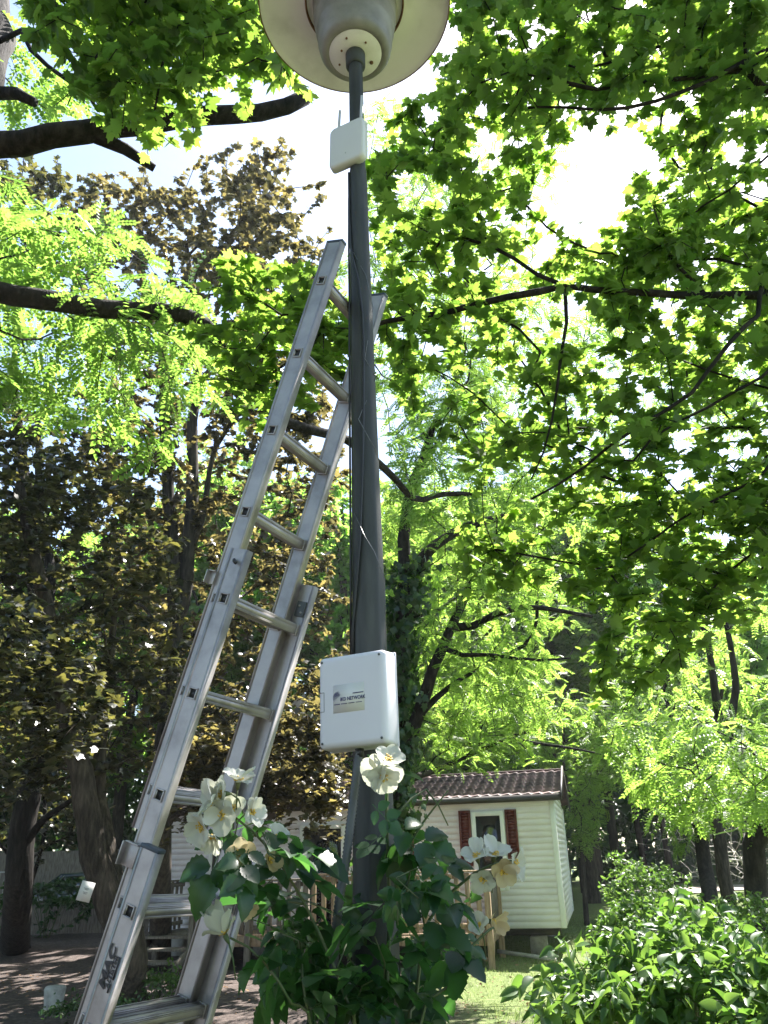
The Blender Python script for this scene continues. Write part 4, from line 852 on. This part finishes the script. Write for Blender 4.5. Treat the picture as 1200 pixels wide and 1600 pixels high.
tg = sample([(600, 640), (760, 560), (860, 700), (885, 850), (880, 1000), (890, 1150), (840, 1200), (690, 1195), (640, 1050), (600, 900)], 520, 9.8, 14, rng, [(880, 850, 22, 36), (720, 930, 22, 14), (790, 900, 26, 16), (840, 990, 26, 16), (750, 1000, 20, 14), (700, 780, 18, 22), (615, 700, 12, 14)], zmin=2.9)
tg += sample([(500, 380), (900, 440), (960, 640), (600, 660), (500, 560)], 170, 11, 15, rng)
tg += sample([(585, 150), (720, 160), (860, 230), (1000, 400), (1200, 420), (1200, 700), (900, 700), (600, 420), (560, 380), (560, 300)], 420, 12, 17, rng, [(950, 290, 70, 90), (1020, 175, 60, 40), (900, 350, 80, 45)])
ivt = tree('locust_tree', B4, 'ivy clad locust behind the grey cabinet with dark limbs spreading right', 'tree', mains, tg, T_PIN, M['robinia'], M['bark_loc'], rng, 10, .8, .19, step=.3, tip=.004, tilt=.4, droop=.3)
ip = []; iy = []
tp = P_((600, 1380, 9.8), (612, 1250, 10.0), (622, 1150, 10.2), (626, 1050, 10.4), (632, 950, 10.6), (638, 880, 10.9))
for _ in range(1900):
    k = rng.integers(0, len(tp)-1); t = rng.random(); c = tp[k]+(tp[k+1]-tp[k])*t; a = rng.random()*2*PI; o_ = np.array((math.cos(a), math.sin(a), 0)); ip.append(c+o_*(.17+.2*rng.random()**1.5*(1+.8*math.sin(t*9+a*2+k*2)))); iy.append(o_)
ip = np.array(ip); iy = np.array(iy); V, F = stamp(T_STAR, ip, np.array((0, 0, -1.0))+rng.normal(size=ip.shape)*.4, iy+rng.normal(size=ip.shape)*.5, .07+.05*rng.random(len(ip))); raw('ivy', V, F, M['ivy'], ivt)

# -- locusts on the right, over the hedge
rng = np.random.default_rng(28)
B5 = gp(1192, 1452)*.72; B5[2] = 0
def P5(x, y, k=1.0): return at(x, y, np.linalg.norm(B5[:2])*.93*k)
mains = [([B5-(0, 0, .1), P5(1185, 1400, .985), P5(1180, 1330), P5(1195, 1270, 1.0), P5(1215, 1200, 1.0), P5(1225, 1100, 1.02), P5(1220, 960, 1.05)], .22, .12),
         ([P5(1183, 1310), P5(1165, 1230, 1.0), P5(1130, 1150, 1.01), P5(1118, 1080, 1.02), P5(1105, 990, 1.04)], .11, .05),
         ([P5(1135, 1160, 1.01), P5(1150, 1080, 1.03), P5(1140, 1000, 1.05), P5(1130, 960, 1.06)], .08, .04)]
tg = [P5(x, y, k) for x, y, k in zip(rng.uniform(955, 1330, 330), rng.uniform(1110, 1275, 330), rng.uniform(.62, 1.05, 330)) if not (x < 1000 and y > 1220)]
tg += [P5(x, y, k) for x, y, k in zip(rng.uniform(1060, 1330, 90), rng.uniform(930, 1110, 90), rng.uniform(1.0, 1.35, 90))]
tree('locust_tree', B5, 'thick dark trunk at the right edge under bright yellow green fronds', 'tree', mains, tg, T_PIN, M['robinia'], M['bark_dark'], rng, 6, .6, .27, step=.3, tip=.004, tilt=.3, droop=.35)
rng = np.random.default_rng(29)
B6 = gp(1105, 1405)*.66; B6[2] = 0; d6 = np.linalg.norm(B6[:2])*.92
mains = [([B6-(0, 0, .1), at(1102, 1350, d6), at(1092, 1290, d6), at(1080, 1240, d6), at(1062, 1190, d6), at(1050, 1130, d6), at(1040, 1040, d6)], .20, .09),
         ([at(1082, 1250, d6), at(1060, 1235, d6), at(1042, 1205, d6), at(1010, 1170, d6)], .07, .03),
         ([at(1070, 1205, d6), at(1095, 1170, d6), at(1120, 1120, d6), at(1135, 1040, d6)], .08, .03)]
tg = [at(x, y, d6*k) for x, y, k in zip(rng.uniform(940, 1180, 260), rng.uniform(980, 1235, 260), rng.uniform(.85, 1.2, 260))]
tg += [at(x, y, d6*k) for x, y, k in zip(rng.uniform(1052, 1085, 14), rng.uniform(1260, 1340, 14), rng.uniform(.97, 1.05, 14))]
tree('locust_tree', B6, 'slender dark leaning trunk standing behind the far end of the hedge', 'tree', mains, tg, T_PIN, M['robinia'], M['bark_dark'], rng, 6, .8, .27, step=.35, tip=.005, tilt=.3, droop=.35)

# -- low locust saplings lit behind the mobile home
rng = np.random.default_rng(35)
def sapling(px_, d, polys, label, seed):
    rng = np.random.default_rng(seed); b = gp(px_, 1430); b = b/np.linalg.norm(b[:2])*d; b[2] = 0; tg = []
    for poly, k in polys: tg += sample(poly, k, d*.86, d*1.0, rng, zmin=1.0)
    tree('locust_sapling', b, label, 'tree', [([b-(0, 0, .1), b+(.1, .1, 1.8), b+(-.1, .1, 3.6), b+(.15, 0, 5.5)], .07, .02)], tg, T_PIN, M['robinia'], M['bark_far'], rng, 9, .7, .24, step=.35, tip=.005, tilt=.35, droop=.3)
sapling(915, 21.5, (([(875, 1080), (960, 1060), (985, 1160), (945, 1250), (925, 1330), (895, 1330), (880, 1210)], 190),), 'bright green locust sapling right beside the gable end of the mobile home', 36)
sapling(770, 22.5, (([(640, 1060), (880, 1040), (890, 1190), (860, 1210), (640, 1215)], 300),), 'light green locust sapling rising over the middle of the tiled roof', 37)

# -- trees beyond: two kinds, copied round the clearing
def bg_tree(seed, h, rx, rz, lm, tm, size, name, label, group, low=.32, nc=34, per=17, nl_=15):
    rng = np.random.default_rng(seed)
    t = thing(name, (0, 0, 0), label, 'tree', group)
    top = np.array((rng.uniform(-.6, .6), rng.uniform(-.6, .6), h*.8)); m_ = [([(0, 0, -.2), (.1, .05, h*.25), (.2, -.1, h*.5), top], .24, .08)]
    for k in range(5):
        a = k*1.3+rng.random(); z = h*(.28+.1*k); m_.append(([(.1, 0, z), (math.cos(a)*rx*.35, math.sin(a)*rx*.35, z+h*.07), (math.cos(a)*rx*.7, math.sin(a)*rx*.7, z+h*.14)], .09, .03))
    tg = clumps((0, 0, h*(low+1)/2), rx, rx, h*(1-low)/2, nc, per, (.75, .75, .5), rng, .35)
    mb, en, di = grow(m_, tg, .7, .012, rng, sag=.03); mb.build('trunk', M['bark_far'], t, smooth=True)
    V, F = leaves_at(tm, en, di, nl_, 1.3, size, rng, tilt=.6); raw('crown', V, F, lm, t); return t
def dup(root, loc, rz, sc, label=None):
    r_ = root.copy(); COL.objects.link(r_); r_.location = loc; r_.rotation_euler = (0, 0, rz); r_.scale = (sc, sc, sc)
    if label: r_['label'] = label
    for ch in list(root.children):
        c = ch.copy(); COL.objects.link(c); c.parent = r_
    return r_
bgA = bg_tree(31, 14.5, 4.2, 5, M['broad'], T_CLUMP, .26, 'tree', 'light green tree in the wood edge around the clearing', 'green trees beyond the clearing', low=.2)
bgB = bg_tree(32, 16, 3.8, 6, M['robinia'], T_PINLO, .42, 'tree', 'light green tree in the wood edge around the clearing', 'green trees beyond the clearing', low=.26)
spots = [(-1.5, 25, 0, 1.0), (2.5, 27, 1, .92), (9.2, 24.5, 0, .85), (6.5, 29, 1, 1.0), (1.0, 31, 1, 1.1), (6.0, 31, 0, 1.15), (-6, 27, 1, 1.05), (-10, 31, 0, 1.1), (-15, 27, 1, 1.0), (-19, 24, 0, 1.05), (-14.5, 20, 0, .9), (21.5, 37, 0, 1.1),
         (28, 30, 1, 1.15), (21, 22, 0, 1.0), (-4, 35, 0, 1.3), (9, 39, 1, 1.3), (-24, 33, 1, 1.2), (29, 38, 0, 1.3), (24, 52, 1, 1.3), (-20, 42, 0, 1.4), (3, 43, 0, 1.35), (-11, 43, 1, 1.3), (25, 50, 0, 1.5)]
first = {0: bgA, 1: bgB}; used = set()
for x, y, k, s_ in spots:
    rz = random.uniform(0, 6.28)
    if k not in used:
        used.add(k); o = first[k]; o.location = (x, y, 0); o.rotation_euler = (0, 0, rz); o.scale = (s_,)*3
    else: dup(first[k], (x, y, 0), rz, s_)
rng = np.random.default_rng(33)
for x, y, k, s_ in ((-7, -6, 0, .9), (-11, 5.5, 0, .85), (-13, 12, 1, .9), (2, -17, 0, 1.1)):  # unseen copies, added to hold skylight off the foreground and left side
    c = dup(first[k], (x, y, 0), rng.random()*6.28, s_, 'unseen green tree added behind or beside the camera to cut skylight'); c['group'] = 'unseen trees added to shade the foreground'
# dark trunks seen between the hedge and the fronds
tk = None; rng = np.random.default_rng(41)
for i, (x, d, r_) in enumerate(((915, 37, .2), (968, 34, .3), (1012, 38, .22), (1052, 40, .24), (1020, 46, .3))):
    b = gp(x, 1400); b = b/np.linalg.norm(b[:2])*d; b[2] = 0
    if tk is None:
        tk = thing('tree', b, 'dark straight trunk in the shaded wood beyond the hedge', 'tree', 'dark trunks in the wood'); m_, en, di = grow([([b-(0, 0, .1), b+(.1, 0, 4), b+(-.15, .1, 9), b+(.2, 0, 13)], .19, .10)], [b+np.array((rng.normal()*1.6, rng.normal()*1.6, rng.uniform(7, 14))) for _ in range(120)], .9, .015, rng)
        m_.build('trunk', M['bark_dark'], tk, smooth=True); V, F = leaves_at(T_CLUMP, en, di, 9, 1.2, .3, rng, tilt=.6); raw('crown', V, F, M['broad'], tk)
    else: dup(tk, tuple(b), rng.random()*6.28, r_/.3*1.0)
# undergrowth wall far behind
rng = np.random.default_rng(42); n_ = 26000
ang = rng.uniform(-1.1, 1.0, n_); dd = rng.uniform(44, 54, n_); zz = rng.random(n_)**.8*9
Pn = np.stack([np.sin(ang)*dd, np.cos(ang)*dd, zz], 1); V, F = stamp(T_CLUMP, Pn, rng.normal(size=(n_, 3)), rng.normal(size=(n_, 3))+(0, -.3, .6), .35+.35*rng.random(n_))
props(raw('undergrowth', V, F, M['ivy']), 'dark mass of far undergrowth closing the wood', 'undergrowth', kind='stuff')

# ================================================================ shrubs
def shrub(name, c, rx, ry, h, label, lm, tm, size, n_t, nl_, seed, ll=.25, low=.12, tilt=.55, stems=9, cat='shrub', extra=(), step=.1, group=None):
    rng = np.random.default_rng(seed); c = np.array(c, float); m_ = []
    for i in range(stems):
        a = rng.random()*6.28; r_ = rng.uniform(.2, .6); m_.append(([c+np.array((math.cos(a)*.12, math.sin(a)*.12, -.05)), c+np.array((math.cos(a)*rx*r_*.5, math.sin(a)*ry*r_*.5, h*.4)), c+np.array((math.cos(a)*rx*r_, math.sin(a)*ry*r_, h*.75))], .014, .005))
    tg = []
    while len(tg) < n_t:
        v = nrm(rng.normal(size=3)); v[2] = abs(v[2]) if rng.random() < .8 else v[2]; k = .55+.45*rng.random()**.6; nz = 1+.14*math.sin(v[0]*5+seed)+.12*math.cos(v[1]*6+seed*2+v[2]*5)
        q_ = c+np.array((v[0]*rx*k*nz, v[1]*ry*k*nz, h*.5+v[2]*h*.5*k*nz))
        if q_[2] > low: tg.append(q_)
    tg += list(extra); t = thing(name, c, label, cat, group); mb, en, di = grow(m_, tg, step, .0022, rng, wob=.07); mb.build('stem', M['cane'], t, smooth=True)
    V, F = leaves_at(tm, en, di, nl_, ll, size, rng, tilt=tilt, up=.8, droop=.05); raw('foliage', V, F, lm, t); return t
bc = at(1052, 1500, 4.9); bc[2] = 0
ex = [at(x, y, z) for x, y, z in ((800, 1560, 3.6), (815, 1545, 3.6), (830, 1575, 3.5), (850, 1530, 3.9), (845, 1590, 3.5), (870, 1500, 4.1), (1160, 1440, 4.6), (1185, 1470, 4.5), (1120, 1415, 4.8), (865, 1560, 3.7), (890, 1470, 4.3), (1190, 1500, 4.4), (1130, 1570, 3.9), (1150, 1590, 3.9))]
shrub('laurel_bush', bc, .82, .8, 1.19, 'glossy green laurel bush in the lower right foreground, lit from above', M['laurel'], T_OV, .088, 430, 8, 51, ll=.22, extra=ex, stems=14)
shrub('laurel_bush', gp(985, 1400, 1.0)*(1, 1, 0)+(.15, .3, 0), .7, 1.1, .95, 'mid green bush just behind the big laurel, pale leaf tips', M['laurel'], T_OV, .085, 260, 8, 52)
h_ = (P0+HG*1.2-HX*1.0)*(1, 1, 0)
for i, (cx, cy, rx_, ry_, hh, lb) in enumerate(((h_[0]+.2, h_[1]-.6, .75, .85, 1.45, 'rounded clipped bush against the white gable end'), (4.6, 12.8, 1.0, 1.2, .98, 'dark hedge bush in line right of the gable end'), (4.1, 14.6, .6, 1.0, .95, 'low spreading bush at the far end of the hedge by the leaning trunk'), (3.2, 9.4, .8, 1.1, .90, 'yellow green bush in the middle of the hedge row'), (3.9, 11.2, .7, 1.0, .92, 'shaded bush in the hedge in front of the leaning trunk'))):
    shrub('hedge_bush', (cx, cy, 0), rx_, ry_, hh, lb, M['laurel'], T_OVL, .075, 260, 10, 60+i, group=None)
rng = np.random.default_rng(71); bb_ = at(1175, 1350, 27); bb_[2] = 0
mb, _, _ = grow([([bb_, bb_+(-.2, 0, .8), bb_+(-.6, 0, 1.6)], .05, .02), ([bb_, bb_+(.3, 0, 1), bb_+(.8, .2, 1.8)], .05, .02)], [bb_+np.array((rng.normal()*1.3-.3, rng.normal()*.8, rng.uniform(.3, 3.0))) for _ in range(420)], .25, .005, rng, wob=.15)
bs = thing('bare_shrub', bb_, 'pale leafless shrub beside the sunny path at the far right', 'shrub'); mb.build('twigs', M['bare'], bs)
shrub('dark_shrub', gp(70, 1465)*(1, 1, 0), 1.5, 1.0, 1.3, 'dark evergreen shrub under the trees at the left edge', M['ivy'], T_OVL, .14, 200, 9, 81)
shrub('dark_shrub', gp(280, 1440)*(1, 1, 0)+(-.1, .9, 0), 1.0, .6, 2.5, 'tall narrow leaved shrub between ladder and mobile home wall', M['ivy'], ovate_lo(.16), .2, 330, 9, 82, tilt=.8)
shrub('low_plant', gp(228, 1570)*(1, 1, 0)+(.1, .3, 0), .45, .35, .32, 'small white variegated groundcover clump at the foot of the leaning trunk', M['laurel'], T_OVL, .06, 70, 8, 83, stems=5, step=.06, low=.02)
shrub('low_plant', gp(150, 1592)*(1, 1, 0), .7, .35, .16, 'flat dark ivy patch between concrete stub and leaning trunk', M['ivy'], T_OVL, .06, 80, 8, 84, stems=5, step=.06, low=.01)

# ================================================================ small things, left
nb0 = at(134, 1393, 9.6); n_ax = frame_at(R(-8), R(-14)); nt_ = thing('paper_notice', nb0, 'white paper notice pinned crooked on the leaning trunk', 'notice')
MB().box(nb0, (.08, .002, .11), n_ax).build('sheet', M['paper'], nt_)
mb = MB()
for i, (w_, dz) in enumerate(((.028, .035), (.020, .022), (.024, -.01), (.016, -.024))):
    for k in range(5): mb.box(nb0-n_ax[1]*.003+n_ax[2]*dz+n_ax[0]*(-w_+k*w_/2.1), (w_/6, .0004, .0035), n_ax)
mb.build('print', M['conduit'], nt_)
c0 = gp(83, 1573); mb = MB(); mb.lathe(c0, [(.0, .22), (.10, .225), (.125, .215), (.135, .19), (.115, .02), (.12, -.05)], 10)
props(mb.build('concrete_stub', M['conc'], bevel=.008, org=c0), 'small squat concrete stub on the dirt left of the ladder', 'bollard')
fb = gp(-40, 1452); fx = nrm((.9, .44, 0)); fa = (fx, np.cross(HZ, fx), HZ); fen = thing('railing', fb, 'pale slatted terrace railing at the very left edge', 'railing')
q1 = gp(9, 1450)*(1, 1, 0)
for i in range(3): MB().box(q1-fx*(1.0*i)+HZ*.75, (.035, .035, .75), fa).build('post', M['fencew'], fen)
mb = MB(); [mb.box(q1-fx*(.14*(i+.6))+HZ*1.0, (.012, .012, .42), fa) for i in range(16)]; mb.build('baluster_panel', M['fencew'], fen)
MB().box(q1-fx*1.1+HZ*1.45, (1.15, .04, .02), fa).build('rail', M['fencew'], fen); MB().box(q1-fx*1.1+HZ*.56, (1.15, .03, .025), fa).build('rail', M['fencew'], fen)
# garden wall and parked car glimpsed behind the trunk
wb = at(105, 1425, 19.5); wb[2] = 0
props(MB().box(wb+HZ*.3+(0, 1.2, 0), (2.4, .12, .42)).build('low_wall', M['woodg'], bevel=.02, org=wb), 'low pale concrete wall behind the leaning trunk', 'wall')
wl2 = at(110, 1340, 25); wl2[2] = 0
props(MB().box(wl2+HZ*1.0, (3.0, .12, 1.0)).build('back_wall', M['woodg'], bevel=.02, org=wl2), 'beige rendered wall seen through twigs left of the trunk', 'wall')
cc = at(140, 1392, 22); cc[2] = 0; cx_ = frame_at(R(14)); car = thing('parked_car', cc, 'dark parked car mostly hidden behind the leaning trunk, glare on its windscreen', 'car')
def extr(prof_, y0, y1, nm, mat, par, bev=0):
    n_ = len(prof_); vs = [cc+cx_[0]*x+cx_[1]*y+HZ*z for y in (y0, y1) for x, z in prof_]
    return MB().add(vs, [list(range(n_))[::-1], [n_+i for i in range(n_)]]+[[i, (i+1) % n_, n_+(i+1) % n_, n_+i] for i in range(n_)]).build(nm, mat, par, bevel=bev)
body = extr([(-2.0, .3), (-2.05, .75), (-1.2, .92), (-.45, 1.38), (.75, 1.42), (1.5, 1.0), (2.0, .9), (2.05, .3)], -.8, .8, 'body', M['carp'], car, .05)
extr([(-1.12, .93), (-.42, 1.33), (-.36, 1.33), (-.9, .93)], -.815, .815, 'windscreen', M['glass'], body); extr([(-.75, .95), (-.35, 1.3), (.7, 1.34), (1.2, 1.0)], -.812, .812, 'side_window', M['glass'], body)
for x in (-1.3, 1.3):
    for y in (-.74, .74):
        o_ = cc+cx_[0]*x+cx_[1]*y+HZ*.31; wh = MB().tube([o_-cx_[1]*.1, o_+cx_[1]*.1], .31, 20).build('wheel', M['black'], car, bevel=.02); MB().tube([o_-cx_[1]*.11, o_+cx_[1]*.11], .17, 14).build('rim', M['alu'], wh)
extr([(-2.07, .62), (-2.09, .74), (-1.9, .80), (-1.85, .68)], -.78, -.45, 'headlight', M['plastw'], car); extr([(-2.07, .62), (-2.09, .74), (-1.9, .80), (-1.85, .68)], .45, .78, 'headlight', M['plastw'], car)

# ================================================================ grass and litter
rng = np.random.default_rng(91)
def strew(n_, x0, x1, y0, y1, tm, mat, s0, s1, nm, lb, ct, flat, keep):
    x = rng.uniform(x0, x1, n_); y = y0+(y1-y0)*rng.random(n_)**1.4; ok = keep(x, y); x = x[ok]; y = y[ok]; k = len(x)
    P = np.stack([x, y, gz(x, y)+(.006 if flat else 0)], 1)
    if flat: Y = np.stack([rng.normal(size=k), rng.normal(size=k), rng.normal(size=k)*.2], 1); Z = np.array((0, 0, 1.))+rng.normal(size=(k, 3))*.3
    else: Y = np.stack([rng.normal(size=k)*.4, rng.normal(size=k)*.4, np.ones(k)], 1); Z = rng.normal(size=(k, 3))
    V, F = stamp(tm, P, Y, Z, s0+(s1-s0)*rng.random(k)); props(raw(nm, V, F, M[mat]), lb, ct, kind='stuff')
T_BL = (np.array([(-.05, 0, 0), (.05, 0, 0), (.035, .55, .05), (0, 1, .2)], float), [np.array([[0, 1, 2, 3]])])
pat = lambda x, y: np.sin(x*1.9+1)*np.sin(y*1.7)+.5*np.sin(x*4.1+y*3.3)+.35*np.sin(x*9-y*7)
strew(80000, .4, 12, 6.5, 24, T_BL, 'grassb', .025, .06, 'grass', 'short sunlit lawn grass around the hedge', 'grass', False, lambda x, y: (pat(x, y) > -.35) | (y > 11))
strew(3500, -.5, 3.2, 7.5, 12, T_BL, 'grassb', .05, .11, 'tall_grass', 'ragged longer grass tufts on the worn ground', 'grass', False, lambda x, y: pat(x*1.4, y*1.4) > .75)
strew(2600, -7, 3, 5.5, 16, T_OVL, 'litter', .03, .07, 'leaf_litter', 'scattered dry leaves on the dirt path', 'leaf litter', True, lambda x, y: pat(x, y) < .9)

# ================================================================ hazy summer air
hm = bpy.data.materials.new('hazy_air'); hm.use_nodes = True; hn = hm.node_tree; hn.nodes.remove(hn.nodes['Principled BSDF'])
pv = hn.nodes.new('ShaderNodeVolumePrincipled'); pv.inputs['Color'].default_value = (.9, .93, .95, 1); pv.inputs['Density'].default_value = .0006; pv.inputs['Anisotropy'].default_value = .3
hn.links.new(pv.outputs[0], hn.nodes['Material Output'].inputs['Volume'])
props(MB().box((0, 95, 14), (155, 160, 15.5)).build('haze', hm), 'thin summer haze among the trees', 'haze', kind='stuff')
